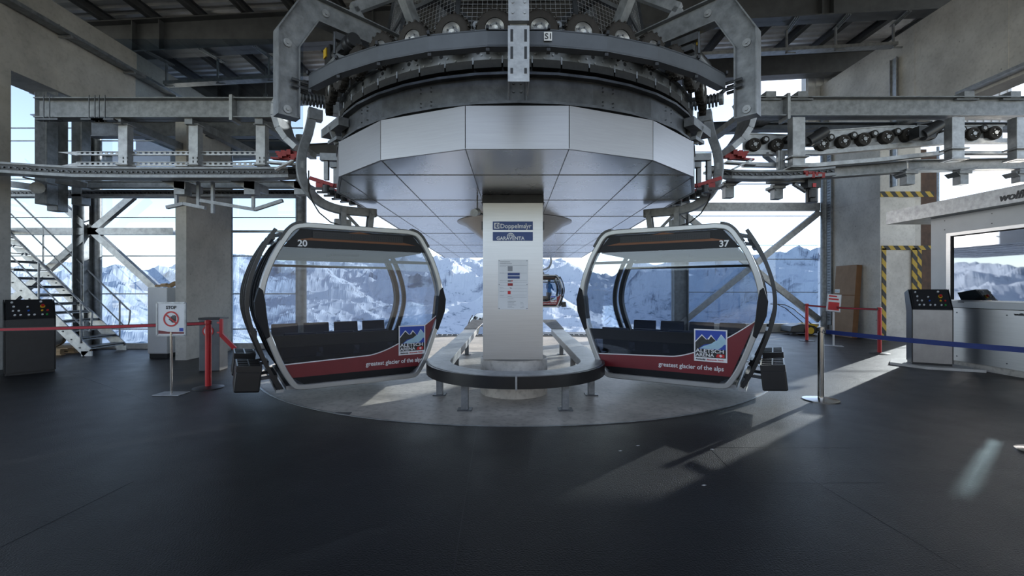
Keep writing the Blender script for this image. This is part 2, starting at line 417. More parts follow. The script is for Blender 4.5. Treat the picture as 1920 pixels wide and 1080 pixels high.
# ------------------------------------------------------------ glazed walls
def glazing(name, x0, x1, y, z0, z1, transoms, posts):
    m = MB().box((x0, y, z0), (x1, y+.012, z1)); g = struct(name, m, 'facade_glass')
    f = MB()
    for z in transoms: f.box((x0, y-.012, z-.012), (x1, y+.02, z+.012))
    for x in posts: f.box((x-.03, y-.03, z0), (x+.03, y+.03, z1))
    part('window_frame', f, 'galv', g)
    k = MB().box((x0, y-.06, 0), (x1, y+.1, z0)); part('kerb', k, 'concrete', g)
    return g
YL, YR = 11.6, 16.0
glazing('window_1', -16.3, XY(568, YL), YL, .14, 7.9, [ZY(y, YL) for y in (617, 551, 480, 408, 336, 264, 240)], [-16.2])
glazing('window_2', XY(1258, YR), 10.75, YR, .3, 8.2, [ZY(y, YR) for y in (548, 486, 460, 405, 345, 285)], [])
glazing('window_3', 12.4, 17.2, 15.6, .3, 6.4, [1.7, 3.1, 4.5], [14.6])
def steel_facade(name, y, xc, za, node, arms, lo, hi, wc=.30, extra=()):
    m = MB().ibeam((xc, y-.25, lo), (xc, y-.25, hi), .30, wc, .03, (1, 0, 0)); g = struct('facade_column', m, 'galv')
    b = MB()
    for p, q, w_ in arms: b.bar(P(*p, y-.25), P(*q, y-.25), .12, w_)
    o = part('cross_brace', b, 'galv_light', g)
    return g
steel_facade('l', YL, XY(174, YL), 0, 0, [((18, 434), (328, 434), .17), ((105, 375), (174, 433), .15), ((250, 368), (174, 433), .15), ((25, 562), (174, 433), .15), ((300, 548), (174, 433), .15), ((433, 434), (560, 434), .05)], 0, 7.7)
steel_facade('r', YR, XY(1270, YR), 0, 0, [((1258, 388), (1536, 388), .28), ((1265, 388), (1536, 600), .2), ((1270, 612), (1536, 398), .2)], 0, 8.0, .5)
for nm, x, y, r, zt in (('facade_tube', XY(190, YL), YL-.1, .085, 7.8), ('facade_tube', XY(434, YL), YL-.1, .085, 5.6), ('facade_tube', XY(568, YL), YL-.1, .13, 5.4), ('facade_tube', XY(1541, YR)-.12, YR-.35, .14, 8.0)):
    struct('facade_tube', MB().cyl((x, y, 0), (x, y, zt), r, 20), 'galv', smooth=True)
# posts that carry the left rails, seen high up
for a, b, y, y0, y1 in ((76, 118, 8.3, 176, 390), (142, 165, 9.6, 222, 385)):
    pass
# ------------------------------------------------------------ bull wheel station above the pillar
def pol(a, r, z): return Vector((CX+math.sin(a)*r, CY-math.cos(a)*r, z))     # a=0 faces the camera
ZR0, ZR1 = 2.87, 3.28
st = thing('drive_station', 'round silver clad cable car drive station with bull wheel above the central pillar', 'machine', (CX, CY, 2.8), world=True)
H16 = R(11.25)
poly = [pol(R(-101.25)+2*H16*i, 2.53, 0) for i in range(10)]
back_l, back_r = Vector((-2.95, 20, 0)), Vector((3.05, 20, 0))
pts = [back_l]+[p for p in poly]+[back_r]
ins = [Vector((p.x*.985+CX*.015, p.y*.985+CY*.015 if p.y < 10 else p.y, 0)) for p in pts]
m = MB(); m.prism([Vector((p.x, p.y, ZR0+.004)) for p in ins], (0, 0, .05))
sof = part('soffit', m, 'soffit_metal', st)
m = MB()
for i in range(-3, 4):
    pass
for y in (5.33, 6.85, 8.4, 11.0, 14.0, 17.0):
    hw = 2.5+(y-6.8)*.036 if y > 6.8 else math.sqrt(max(0, 2.5**2-(6.8-y)**2))
    m.box((CX-hw, y, ZR0-.001), (CX+hw, y+.006, ZR0+.01))
for i in (1, 2, 3, 4):
    for s in (-1, 1):
        a = H16*(2*i-1)
        p = pol(s*a, 2.53, ZR0)
        if i < 4: m.bar((p.x, p.y, ZR0+.003), (p.x*1.1, 20, ZR0+.003), .006, .009)
part('joint_strip', m, 'galv', sof)
m = MB().prism([(CX-2.3, 9.6, 3.0), (CX-2.3, 9.6, 4.9), (CX-2.0, 9.9, 5.2), (CX+2.0, 9.9, 5.2), (CX+2.3, 9.6, 4.9), (CX+2.3, 9.6, 3.0)], (0, 10.2, 0)); part('sun_block_hood', m, 'cladding', st)  # added hood, out of sight, blocks sun from the concrete blade wall
for i in range(9):
    a, b = pts[1+i], pts[2+i]
    d = (b-a).normalized(); q = MB()
    n_ = Vector((-d.y, d.x, 0)); n_ = n_ if n_.dot((a+b)/2-Vector((CX, CY, 0))) < 0 else -n_
    aa, bb = a+d*.004, b-d*.004
    q.prism([Vector((aa.x, aa.y, ZR0)), Vector((bb.x, bb.y, ZR0)), Vector((bb.x, bb.y, ZR1)), Vector((aa.x, aa.y, ZR1))], n_*.03)
    part('cladding_panel', q, 'cladding', st)
for p, q_, s in ((pts[0], pts[1], 1), (pts[10], pts[11], -1)):
    q = MB().prism([Vector((p.x, p.y, ZR0)), Vector((q_.x, q_.y, ZR0)), Vector((q_.x, q_.y, ZR1)), Vector((p.x, p.y, ZR1))], (s*.03, 0, 0))
    part('cladding_panel', q, 'cladding', st)
# ring girder, skirts and bolted ring
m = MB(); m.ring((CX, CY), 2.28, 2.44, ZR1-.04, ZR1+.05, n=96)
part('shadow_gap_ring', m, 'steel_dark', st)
m = MB()
N = 40
m.ring((CX, CY), 2.40, 2.43, 3.31, 3.60, n=N); m.ring((CX, CY), 2.34, 2.50, 3.30, 3.325, n=N); m.ring((CX, CY), 2.34, 2.50, 3.575, 3.60, n=N)
rg = part('ring_girder', m, 'galv_dark', st)
b = MB()
for a in range(-88, 89, 11):
    for z in (3.36, 3.40, 3.50, 3.54):
        if abs(a) > 3 and (a // 11) % 2: continue
        for da in (-.7, .7):
            b.cyl(pol(R(a+da*2), 2.43, z), pol(R(a+da*2), 2.437, z), .007, 8)
part('bolt_holes', b, 'black_metal', rg)
for a in (-80, -60, 60, 80):
    b = MB().bar(pol(R(a), 2.44, 3.32), pol(R(a), 2.44, 3.58), .02, .05, pol(R(a), 1, 0)-pol(R(a), 0, 0)); each('stiffener', b, 'galv_dark', rg)
m = MB(); m.ring((CX, CY), 2.30, 2.40, 3.60, 3.74, n=96); q_ = MB().box((CX-.075, 4.34, 3.32), (CX+.075, 4.38, 3.59))
for sx in (-1, 1):
    q_.box((CX+sx*.085-.008, 4.31, 3.32), (CX+sx*.085+.008, 4.40, 3.59))
    for z in (3.42, 3.50): q_.cyl((CX+sx*.035, 4.34, z), (CX+sx*.035, 4.325, z), .013, 6)
part('joint_plate', q_, 'galv_dark', rg)
part('seal_ring', m, 'black_metal', st)
m = MB()
for i in range(-13, 14):
    a0 = R(i*6.6-3.1); m.ring((CX, CY), 2.42, 2.47, 3.655, 3.732, a0, a0+R(6.2), 3)
br = part('brush_skirt', m, 'black_rubber', st)
m = MB()
for i in range(-13, 14): m.bar(pol(R(i*6.6+3.3), 2.475, 3.69), pol(R(i*6.6+3.3), 2.475, 3.76), .008, .012)
each('skirt_clips', m, 'galv', br)
m = MB(); m.ring((CX, CY), 2.40, 2.425, 3.735, 3.875, n=96); m.ring((CX, CY), 2.30, 2.46, 3.87, 3.882, n=96)
bp_ = part('bolted_ring', m, 'galv', st)
m = MB()
for i in range(-44, 45):
    a = R(i*2.05)
    m.cyl(pol(a, 2.425, 3.765 if i % 2 else 3.80), pol(a, 2.437, 3.765 if i % 2 else 3.80), .010, 6)
each('bolt', m, 'galv_light', bp_)
m = MB()
for i in range(-8, 9): m.cyl(pol(R(i*9), 2.425, 3.83), pol(R(i*9), 2.428, 3.83), .02, 10)
each('access_hole', m, 'black_metal', bp_)
# centre hub and spokes of the wheel, deep inside
m = MB(); m.cyl((CX, CY, 2.9), (CX, CY, 4.3), .55, 32)
part('hub', m, 'girder_paint', st, smooth=True)
m = MB()
for i in range(12): m.bar(pol(R(i*30+15), .5, 3.95), pol(R(i*30+15), 2.4, 3.95), .14, .16)
part('spokes', m, 'girder_paint', st)
# tyres
def tyre_proto():
    prof = []
    for k in range(13):
        a = -PI*.5+PI*k/12
        prof.append((.135+.038*math.cos(a)**.6 if math.cos(a) > 1e-6 else .135, .048*math.sin(a)))
    prof = [(.09, -.044)]+prof+[(.09, .044)]
    m = MB().lathe(prof, (0, 0, 0), (0, -1, 0), 40)
    for i in range(32):
        a = 2*PI*i/32; c = Vector((math.cos(a)*.172, (-.019 if i % 2 else .019), math.sin(a)*.172))
        M = Matrix.Translation(c) @ Matrix.Rotation(-a, 4, 'Y'); m.cb((0, 0, 0), (.018, .046, .020), M)
    t = part('drive_tyre', m, 'brown_rubber', None, loc=(0, 0, 0), smooth=True)
    m = MB().lathe([(.0, -.02), (.03, -.03), (.035, -.022), (.06, -.012), (.078, -.026), (.088, -.036), (.088, .04), (.0, .03)], (0, 0, 0), (0, 1, 0), 28)
    r_ = part('rim', m, 'galv_light', t)
    m = MB()
    for i in range(5): a = 2*PI*i/5; m.cyl((math.cos(a)*.05, -.03, math.sin(a)*.05), (math.cos(a)*.05, 0, math.sin(a)*.05), .007, 6)
    part('wheel_nuts', m, 'galv_dark', r_)
    return t
tp = tyre_proto()
first = True
ty_names = ['left of the centre post', 'right of the centre post']
words_ = ['nearest', 'second', 'third', 'fourth', 'fifth', 'sixth', 'seventh', 'eighth']
for s in (-1, 1):
    for k in range(8):
        a = s*R(4.6+9.1*k)
        o = tp if first else copy_tree(tp); first = False
        o.location = pol(a, 2.58, 3.95); o.rotation_euler = (0, 0, a)
        o.parent = st; o.location = o.location-Vector((CX, CY, 2.8))
m = MB()
for s in (-1, 1):
    for k in range(8):
        a = s*R(9.15+9.1*k)
        m.bar(pol(a, 2.44, 3.86), pol(a, 2.44, 4.09), .06, .03); m.cyl(pol(a, 2.38, 4.06), pol(a, 2.50, 4.06), .03, 10)
each('tyre_bracket', m, 'galv', st)
# outer painted guard rail (polygonal) with tabs
gr = thing('guard_rail', 'dark grey painted curved rail in front of the tyres with an S1 plate', 'rail', pol(0, 3.08, 3.53), world=True)
m = MB(); A = 42; nseg = 9
m.ring((CX, CY), 3.07, 3.085, 3.535, 3.665, R(-A), R(A), nseg); m.ring((CX, CY), 2.96, 3.085, 3.655, 3.67, R(-A), R(A), nseg); m.ring((CX, CY), 3.0, 3.085, 3.527, 3.539, R(-A), R(A), nseg)
part('rail', m, 'ring_paint', gr)
m = MB()
for i in range(nseg+1):
    a = R(-A+2*A*i/nseg)
    if abs(a) < R(2): continue
    m.bar(pol(a, 3.09, 3.66), pol(a, 3.09, 3.69), .05, .02); m.bar(pol(a, 3.06, 3.515), pol(a, 3.06, 3.49), .06, .03)
each('joint_tab', m, 'black_metal', gr)
m = MB()
p = pol(R(4.5), 3.10, 3.60)
m.cb(p, (.066, .008, .072)); pl = part('number_plate', m, 'sign_white', gr)
text('S1', .066, facing(p+Vector((-.027, -.006, -.023))), 'ink_black', pl, bold=.0008)
# hanging brackets carrying the rail
def bracket():
    # local: x tangential, y radial outwards is -y
    t = thing('hanging_bracket', 'x', 'bracket', (0, 0, 0))
    path = [(-1.9, 4.42), (-3.02, 4.44), (-3.22, 4.02), (-3.22, 3.24)]
    m = MB()
    def plate(side):
        x = side*.085
        wv = .105
        poly = [(-1.9, 4.52), (-3.07, 4.55), (-3.33, 4.08), (-3.33, 3.24), (-3.13, 3.24), (-3.13, 3.96), (-2.94, 4.30), (-1.9, 4.28)]
        m.prism([(x-.006, y, z) for y, z in poly], (.012, 0, 0))
    plate(0)
    outer = [(-1.9, 4.52), (-3.07, 4.55), (-3.33, 4.08), (-3.33, 3.24)]
    inner = [(-1.9, 4.28), (-2.94, 4.30), (-3.13, 3.96), (-3.13, 3.24)]
    for line in (outer, inner):
        for (y0, z0), (y1, z1) in zip(line, line[1:]): m.bar((0, y0, z0), (0, y1, z1), .13, .012, (0, -(z1-z0), (y1-y0)))
    m.box((-.065, -3.33, 3.24), (.065, -3.13, 3.252))
    part('channel', m, 'galv', t)
    b = MB()
    for y, z in ((-3.23, 3.32), (-3.23, 3.98), (-2.85, 4.43), (-2.1, 4.40)):
        for sx in (-1, 1): b.cyl((sx*.006, y, z), (sx*.022, y, z), .04, 16); b.cyl((sx*.02, y, z), (sx*.035, y, z), .018, 6)
    each('bolt_boss', b, 'galv_light', t)
    b = MB()
    for z in (3.56, 3.62):
        b.cyl((-.05, -3.2, z), (-.05, -3.02, z), .018, 8); b.cyl((.05, -3.2, z), (.05, -3.02, z), .018, 8)
    each('clamp_bolt', b, 'galv_dark', t)
    b = MB().box((-.03, -2.75, 4.20), (.03, -2.45, 4.28)); b.box((-.05, -2.7, 4.10), (.05, -2.5, 4.16))
    for y in (-2.75, -2.5): b.cyl((.0, y, 4.05), (0, y, 4.28), .015, 8)
    part('adjuster', b, 'galv_dark', t)
    return t
bk = bracket()
for i, (a, lab) in enumerate(((0, 'galvanised hanging bracket seen head-on in the centre above the pillar'), (-45, 'galvanised elbow bracket hanging above the left gondola'), (45, 'galvanised elbow bracket hanging above the right gondola'))):
    o = bk if i == 0 else copy_tree(bk)
    o.location = (CX, CY, 0); o.rotation_euler = (0, 0, R(a)); tag(o, lab, 'bracket', 'elbow brackets around the guard rail')
b = MB()
for sx in (-1, 1): b.box((sx*.075-.006, -3.38, 3.10), (sx*.075+.006, -3.12, 3.52))
b.box((-.08, -3.385, 3.10), (.08, -3.375, 3.52))
part('clamp_plate', b, 'galv_light', bk)
q_ = MB()
for sx in (-1, 1):
    for z0, z1 in ((3.16, 3.20), (3.27, 3.36), (3.40, 3.49)): q_.box((sx*.052-.010, -3.389, z0), (sx*.052+.010, -3.384, z1))
each('slot', q_, 'black_metal', bk)
m = MB().box((CX-.078, 3.42, 3.56), (CX+.078, 3.46, 5.6))
for sx in (-1, 1):
    for z in (3.62, 3.70, 3.78): m.cyl((CX+sx*.045, 3.42, z), (CX+sx*.045, 3.412, z), .012, 6)
for s in (-1, 1): m.box((CX+s*.085-.006, 3.42, 4.1), (CX+s*.085+.006, 3.7, 5.6))
solo('suspension_post', m, 'galv_light', 'galvanised post rising from the centre bracket out of the picture', 'post')
# wire cage walkway
cg = thing('wire_mesh_cage', 'wire mesh guard cage with bent frames on top of the drive station', 'cage', (CX, CY, 4.1), world=True)
fr = MB(); wm = MB(); sheet = MB()
cage = [R(a) for a in (-95, -72, -47, -20, 20, 47, 72, 95)]
for a, b in zip(cage, cage[1:]):
    c0, c1 = pol(a, 1.95, 4.28), pol(b, 1.95, 4.28); d0, d1 = pol(a, 1.75, 5.5), pol(b, 1.75, 5.5)
    for p, q in ((c0, d0), (c1, d1), (c0, c1), ((c0+d0)/2*1.0, (c1+d1)/2*1.0)): fr.bar(p, q, .05, .05)
    n1 = int((c1-c0).length/.055); n2 = 24
    for i in range(1, n1): wm.bar(c0.lerp(c1, i/n1), d0.lerp(d1, i/n1), .003, .003)
    for i in range(1, n2): wm.bar(c0.lerp(d0, i/n2), c1.lerp(d1, i/n2), .003, .003)
    fr.bar(c0+Vector((0, 0, -.05)), c1+Vector((0, 0, -.05)), .10, .07)
part('frame', fr, 'galv_dark', cg); part('mesh', wm, 'galv_light', cg)
m = MB()
for a in (-58, -34, 34, 58):
    p0, p1, p2 = pol(R(a), 1.8, 4.15), pol(R(a), 2.35, 4.95), pol(R(a), 1.5, 5.55)
    m.bar(p0, p1, .1, .12); m.bar(p1, p2, .1, .12)
each('brace', m, 'galv', cg)
m = MB()
for a in (-30, 0, 30): m.bar(pol(R(a), .3, 4.9), pol(R(a), 1.85, 4.9), .08, .1)
m.cyl((CX-.9, 6.0, 4.6), (CX-.9, 6.0, 5.2), .16, 20); m.cyl((CX+.9, 6.0, 4.6), (CX+.9, 6.0, 5.2), .16, 20)
part('machinery', m, 'galv_dark', cg)
for s, nm in ((-1, 'left'), (1, 'right')):
    t = thing('drive_motor', f'dark electric drive motor with brackets under the {nm} elbow bracket', 'motor', pol(s*R(50), 2.6, 4.05), s*R(50))
    m = MB().cyl((-.05, 0, .12), (.38, 0, .12), .085, 20); m.cyl((.38, 0, .12), (.44, 0, .12), .07, 20)
    part('motor_body', m, 'black_metal', t, smooth=True)
    m = MB().box((-.22, -.1, 0), (-.04, .1, .24)); part('gearbox', m, 'black_metal', t, bevel=.015)
    m = MB().box((-.2, -.115, .12), (-.12, -.1, .22)); part('warning_sticker', m, 'yellow', t)
    m = MB().box((-.28, -.14, -.06), (.3, .14, -.02)); m.box((-.28, -.14, -.12), (-.24, .14, -.02)); part('mount', m, 'galv', t)
    m = MB().cyl((.05, 0, .2), (.05, 0, .3), .05, 12); part('cable_box', m, 'black_metal', t)
# machinery at the sides where the hangers pass
def grip_cluster(s):
    nm = 'left' if s < 0 else 'right'
    t = thing('coupling_rail', f'curved white fender and couplings beside the {nm} end of the drive station', 'machine', (s*3.1+CX, 7, 2.9), world=True)
    m = MB(); fx = [(-426, 186), (-436, 205), (-437, 225), (-430, 248), (-416, 268), (-398, 284)]
    pts_ = [P(960+(-dx if s > 0 else dx)+4, y, 7.6) for k, (dx, y) in enumerate(fx)]
    for p, q in zip(pts_, pts_[1:]): m.bar(p, q, .34, .10, (0, 1, 0)) if False else m.bar(p, q, .09, .5, (0, 1, 0))
    part('fender', m, 'galv_light', t)
    m = MB()
    for k in range(4):
        a = s*R(84+8*k); m.bar(pol(a, 2.45, 3.42), pol(a, 2.80, 3.42), .10, .10)
        m.box(pol(a, 2.76, 3.1), pol(a, 2.76, 3.1)+Vector((.06, .06, .38)))
    each('arm', m, 'galv', t)
    m = MB()
    for k in range(7):
        a = s*R(84+5*k); m.bar(pol(a, 2.62, 3.02+.04*(k % 3)), pol(a, 2.95, 3.12), .04, .05); m.cb(pol(a, 2.80, 3.0), (.10, .10, .07))
    each('lever', m, 'red_machine', t)
    m = MB()
    for k in range(9):
        a = s*R(82+5*k); m.cyl(pol(a, 2.70, 2.90), pol(a, 2.70, 3.00), .05, 12); m.bar(pol(a, 2.6, 2.95), pol(a, 2.9, 2.95), .04, .03)
    each('roller', m, 'black_metal', t)
    m = MB().box((s*2.62+CX-.12, 5.1, 3.40), (s*2.62+CX+.12, 5.22, 3.52)) if False else MB().bar(pol(s*R(54), 2.5, 3.5), pol(s*R(66), 2.62, 3.48), .12, .10)
    m.bar(pol(s*R(60), 2.52, 3.30), pol(s*R(60), 2.6, 3.5), .05, .05); m.bar(pol(s*R(57), 2.52, 3.34), pol(s*R(63), 2.58, 3.34), .06, .04)
    part('bracket', m, 'galv', t)
grip_cluster(-1); grip_cluster(1)
# rear support cone under the soffit
m = MB().lathe([(1.15, 0), (1.0, -.06), (.62, -.36), (.36, -.62), (.33, -.8), (.33, -2.86)], (CX, 9.2, ZR0-.002), (0, 0, 1), 48)
solo('rear_support_column', m, 'cladding', 'white flared support column hidden behind the front pillar', 'column', smooth=True)

# ------------------------------------------------------------ front pillar with signs
pl_ = thing('clad_pillar', 'square metal clad pillar with two blue signs in the centre of the hall', 'pillar', (CX-.04, 6.9, .38), world=True)
X0, X1, YF = XY(905.5, 6.46), XY(1018, 6.46), 6.46
m = MB().box((X0, YF, .53), (X1, 7.15, ZR0))
part('shaft', m, 'brushed', pl_, bevel=.004)
m = MB().box((X0-.02, YF-.02, ZR0-.115), (X1+.02, 7.18, ZR0-.10)); m.box((X0-.01, YF-.01, ZR0-.10), (X1+.01, 7.17, ZR0-.002)); part('top_collar', m, 'steel_dark', pl_)
m = MB()
for x in (X0-.02, X1): m.box((x, YF+.02, ZY(430, YF)), (x+.02, YF+.2, ZY(415, YF)))
part('side_bracket', m, 'black_metal', pl_)
for nm, a, b in (('a', 415.5, 431), ('b', 435, 451.5)):
    o = MB().box((XY(924, YF), YF-.012, ZY(b, YF)), (XY(999, YF), YF, ZY(a, YF)))
    s_ = part('sign_panel', o, 'sign_blue', pl_)
    yy = YF-.0145
    if nm == 'a':
        q = MB().box((XY(926.5, YF), yy, ZY(429, YF)), (XY(936.5, YF), yy+.003, ZY(418, YF))); part('emblem', q, 'sign_white', s_)
        q = MB().lathe([(.022, 0), (.030, 0), (.030, .003), (.022, .003)], (XY(932, YF), yy-.001, ZY(423.5, YF)), (0, -1, 0), 24); q.box((XY(930.5, YF), yy-.004, ZY(427, YF)), (XY(932, YF), yy, ZY(420, YF))); part('emblem', q, 'sign_blue', s_)
        text('Doppelmayr', .088, facing((XY(937.8, YF), yy, ZY(428, YF))), 'sign_white', s_, bold=.0012)
        text('®', .03, facing((XY(985, YF), yy, ZY(422, YF))), 'sign_white', s_)
    else:
        text('GARAVENTA', .068, facing((XY(957, YF), yy, ZY(450, YF))), 'sign_white', s_, bold=.0016, align='CENTER')
        c = (XY(957.5, YF), yy+.002, ZY(444, YF))
        q = MB()
        for r0, r1 in ((.045, .054), (.024, .030)):
            for k in range(16):
                a0, a1 = PI*k/16, PI*(k+1)/16
                q.prism([(c[0]+math.cos(a0)*r0, yy, c[2]+math.sin(a0)*r0), (c[0]+math.cos(a0)*r1, yy, c[2]+math.sin(a0)*r1), (c[0]+math.cos(a1)*r1, yy, c[2]+math.sin(a1)*r1), (c[0]+math.cos(a1)*r0, yy, c[2]+math.sin(a1)*r0)], (0, .003, 0))
        for k in range(1, 6): a0 = PI*k/6; q.bar((c[0]+math.cos(a0)*.012, yy, c[2]+math.sin(a0)*.012), (c[0]+math.cos(a0)*.05, yy, c[2]+math.sin(a0)*.05), .005, .004)
        part('emblem', q, 'sign_white', s_)
o = MB().box((XY(934, YF), YF-.008, ZY(580.5, YF)), (XY(990, YF), YF, ZY(487, YF)))
pq = part('plaque', o, 'sign_white', pl_, label='white information plaque with rows of small emblems')
yy = YF-.0105
rc = MB()
for y in (497.5, 512, 525.5, 529, 535, 541, 546, 553, 557): rc.box((XY(937, YF), yy, ZY(y+.25, YF)), (XY(988, YF), yy+.002, ZY(y, YF)))
part('rule_lines', rc, 'ink_grey', pq)
for x0, x1, y0, y1, mm in ((952, 961, 499, 508.5, 'ink_grey'), (952, 974.5, 511.5, 516.5, 'sign_blue'), (952, 974.5, 518, 522.5, 'sign_blue'), (952, 961.5, 531, 536, 'red_machine'), (952, 957.5, 545.5, 551.5, 'ink_red')):
    part('emblem', MB().box((XY(x0, YF), yy, ZY(y1, YF)), (XY(x1, YF), yy+.002, ZY(y0, YF))), mm, pq)
part('emblem', MB().box((XY(952, YF), yy, ZY(527.8, YF)), (XY(958.5, YF), yy+.002, ZY(526, YF))), 'ink_black', pq); part('emblem', MB().box((XY(959, YF), yy, ZY(527.8, YF)), (XY(961, YF), yy+.002, ZY(525.4, YF))), 'ink_red', pq)
q = MB().prism([(XY(955, YF), yy, ZY(539, YF)), (XY(958, YF), yy, ZY(541, YF)), (XY(960, YF), yy, ZY(540, YF))], (0, .002, 0)); part('emblem', q, 'ink_black', pq)
fp = MB()
def stroke(x0, x1, y, h_=.9):
    x = x0
    while x < x1-.4:
        L_ = min(random.uniform(.5, 1.6), x1-x); fp.box((XY(x, YF), yy, ZY(y+h_*random.uniform(.35, .5), YF)), (XY(x+L_, YF), yy+.002, ZY(y-h_*.4, YF))); x += L_+.28
for x0, x1, y, h_ in ((937.5, 957, 491, 1.0), (937.5, 960, 494.3, 1.0), (937, 949, 499.5, .5), (937, 945, 512, .5), (937, 943, 525.7, .5), (937, 944, 539.5, .5), (937, 945, 546.5, .5), (937, 944, 554.5, .5), (952, 959, 555.5, 1.0), (952, 963, 560.3, .7), (952, 967, 565, 1.0), (952, 964, 567.5, .6), (952, 964, 569.7, .6), (952, 968, 571.8, .6), (952, 960, 574.2, .6), (952, 964, 576.4, .6), (976, 981, 567.3, .6), (976, 982, 569.6, .6), (979, 983, 574, .6), (976, 983, 576.4, .6)):
    stroke(x0, x1, y, h_)
part('fine_print', fp, 'ink_grey', pq)
q = MB()
for x in (936, 988):
    for y in (489, 533.5, 578.5): q.cyl((XY(x, YF), yy+.002, ZY(y, YF)), (XY(x, YF), yy-.004, ZY(y, YF)), .006, 8)
part('screws', q, 'galv_dark', pq)
t = thing('spotlight', 'small round spotlight left of the pillar under the soffit', 'lamp', P(893, 399, 6.4), world=True)
m = MB().cyl(P(889, 399, 6.2), P(895, 397, 6.45), .052, 20, .05); part('lamp_head', m, 'galv_light', t, smooth=True)
m = MB().bar(P(895, 397, 6.45), (P(895, 397, 6.45).x, 6.45, ZR0), .02, .02); m.bar(P(895, 397, 6.45), (X0, 6.75, P(895, 397, 6.45).z), .02, .02); each('arm', m, 'galv_dark', t)
m = MB().lathe([(0, 0), (.50, 0), (.50, .505), (.485, .525), (0, .525)], (CX-.02, 6.83, 0), (0, 0, 1), 48)
solo('round_plinth', m, 'concrete_floor', 'round concrete plinth carrying the clad pillar', 'plinth', smooth=True)

# ------------------------------------------------------------ cabin guide rail around the pillar
gl = thing('cabin_guide_rail', 'low curved guide rail with black rubber face around the pillar', 'rail', (CX, 6.8, 0), world=True)
def upath(r, z, y_end, n=24):
    p = [Vector((CX-r, y_end, z))]
    for i in range(n+1): p.append(pol(R(-90+180*i/n), r, z)+Vector((0, -.11, 0)))
    return p+[Vector((CX+r, y_end, z))]
def usweep(m, r0, r1, z0, z1, ye):
    A_ = upath(r0, 0, ye); B_ = upath(r1, 0, ye); n = len(A_); vs = []
    for a, b in zip(A_, B_): vs += [(a.x, a.y, z0), (b.x, b.y, z0), (b.x, b.y, z1), (a.x, a.y, z1)]
    fs = [(0, 1, 2, 3), ((n-1)*4+3, (n-1)*4+2, (n-1)*4+1, (n-1)*4)]
    for i in range(n-1):
        for k in range(4): fs.append((i*4+k, (i+1)*4+k, (i+1)*4+(k+1) % 4, i*4+(k+1) % 4))
    m.add(vs, fs)
m = MB(); usweep(m, .95, 1.25, .485, .50, 11.6); part('top_plate', m, 'galv_light', gl)
m = MB(); usweep(m, .95, .98, .37, .485, 11.6); part('inner_web', m, 'galv', gl)
m = MB(); usweep(m, 1.24, 1.29, .345, .495, 8.2); part('rubber_face', m, 'black_plastic', gl, smooth=True)
m = MB().box((CX-.012, 6.69-1.305, .34), (CX+.012, 6.69-1.23, .505)); part('splice_plate', m, 'galv_light', gl)
for x, y in ((.68, 5.80), (-.60, 5.80), (1.15, 6.62), (-1.05, 6.62), (1.15, 8.6), (-1.05, 8.6), (1.15, 10.6), (-1.05, 10.6)):
    m = MB().box((x-.045, y-.05, 0), (x+.045, y+.05, .485)); part('leg', m, 'galv', gl, bevel=.006)
    m = MB().box((x-.09, y-.08, 0), (x+.09, y+.08, .012)); part('foot_plate', m, 'galv_dark', gl)
for s in (-1, 1):
    m = MB().prism([(CX+s*.95, 11.6, .50), (CX+s*1.27, 11.6, .50), (CX+s*1.16, 12.6, .66), (CX+s*.75, 12.6, .66)], (0, 0, .015))
    m.prism([(CX+s*1.27, 11.6, .36), (CX+s*1.27, 11.6, .50), (CX+s*1.16, 12.6, .66), (CX+s*1.16, 12.6, .50)], (s*-.02, 0, 0))
    part('flared_end', m, 'galv_light', gl)
# ------------------------------------------------------------ gondola cabins
HALF = [(.70, .245), (.80, .262), (.875, .34), (.985, .54), (1.10, .84), (1.19, 1.12), (1.225, 1.36), (1.19, 1.64), (1.08, 1.96), (.95, 2.20), (.875, 2.31), (.79, 2.37), (.66, 2.392)]
def catmull(ps, k=4):
    out = []; n = len(ps)
    for i in range(n-1):
        p0, p1, p2, p3 = ps[max(i-1, 0)], ps[i], ps[i+1], ps[min(i+2, n-1)]
        for j in range(k):
            t = j/k
            out.append(tuple(.5*((2*p1[q])+(-p0[q]+p2[q])*t+(2*p0[q]-5*p1[q]+4*p2[q]-p3[q])*t*t+(-p0[q]+3*p1[q]-3*p2[q]+p3[q])*t**3) for q in (0, 1)))
    return out+[ps[-1]]
HS = catmull(HALF)
LOOP = [(x, z) for x, z in HS]+[(-x, z) for x, z in reversed(HS)]            # counter-clockwise seen from the front (x right, z up)
def inset(loop, d):
    n = len(loop); out = []
    for i in range(n):
        a, b, c = Vector(loop[i-1]), Vector(loop[i]), Vector(loop[(i+1) % n])
        t = ((b-a).normalized()+(c-b).normalized()).normalized(); nn = Vector((-t.y, t.x))
        out.append((b.x+nn.x*d, b.y+nn.y*d))
    return out
def hw(z, loop):                         # half width of a loop at height z
    best = 0
    n = len(loop)
    for i in range(n):
        (x0, z0), (x1, z1) = loop[i], loop[(i+1) % n]
        if (z0-z)*(z1-z) <= 0 and abs(z1-z0) > 1e-9:
            best = max(best, x0+(x1-x0)*(z-z0)/(z1-z0))
    return best
def loopring(m, lo, li, y0, y1):
    n = len(lo); vs = []
    for (a, b), (c, d) in zip(lo, li): vs += [(a, y0, b), (a, y1, b), (c, y1, d), (c, y0, d)]
    fs = []
    for i in range(n):
        j = (i+1) % n
        for k in range(4): fs.append((i*4+k, j*4+k, j*4+(k+1) % 4, i*4+(k+1) % 4))
    m.add(vs, fs)
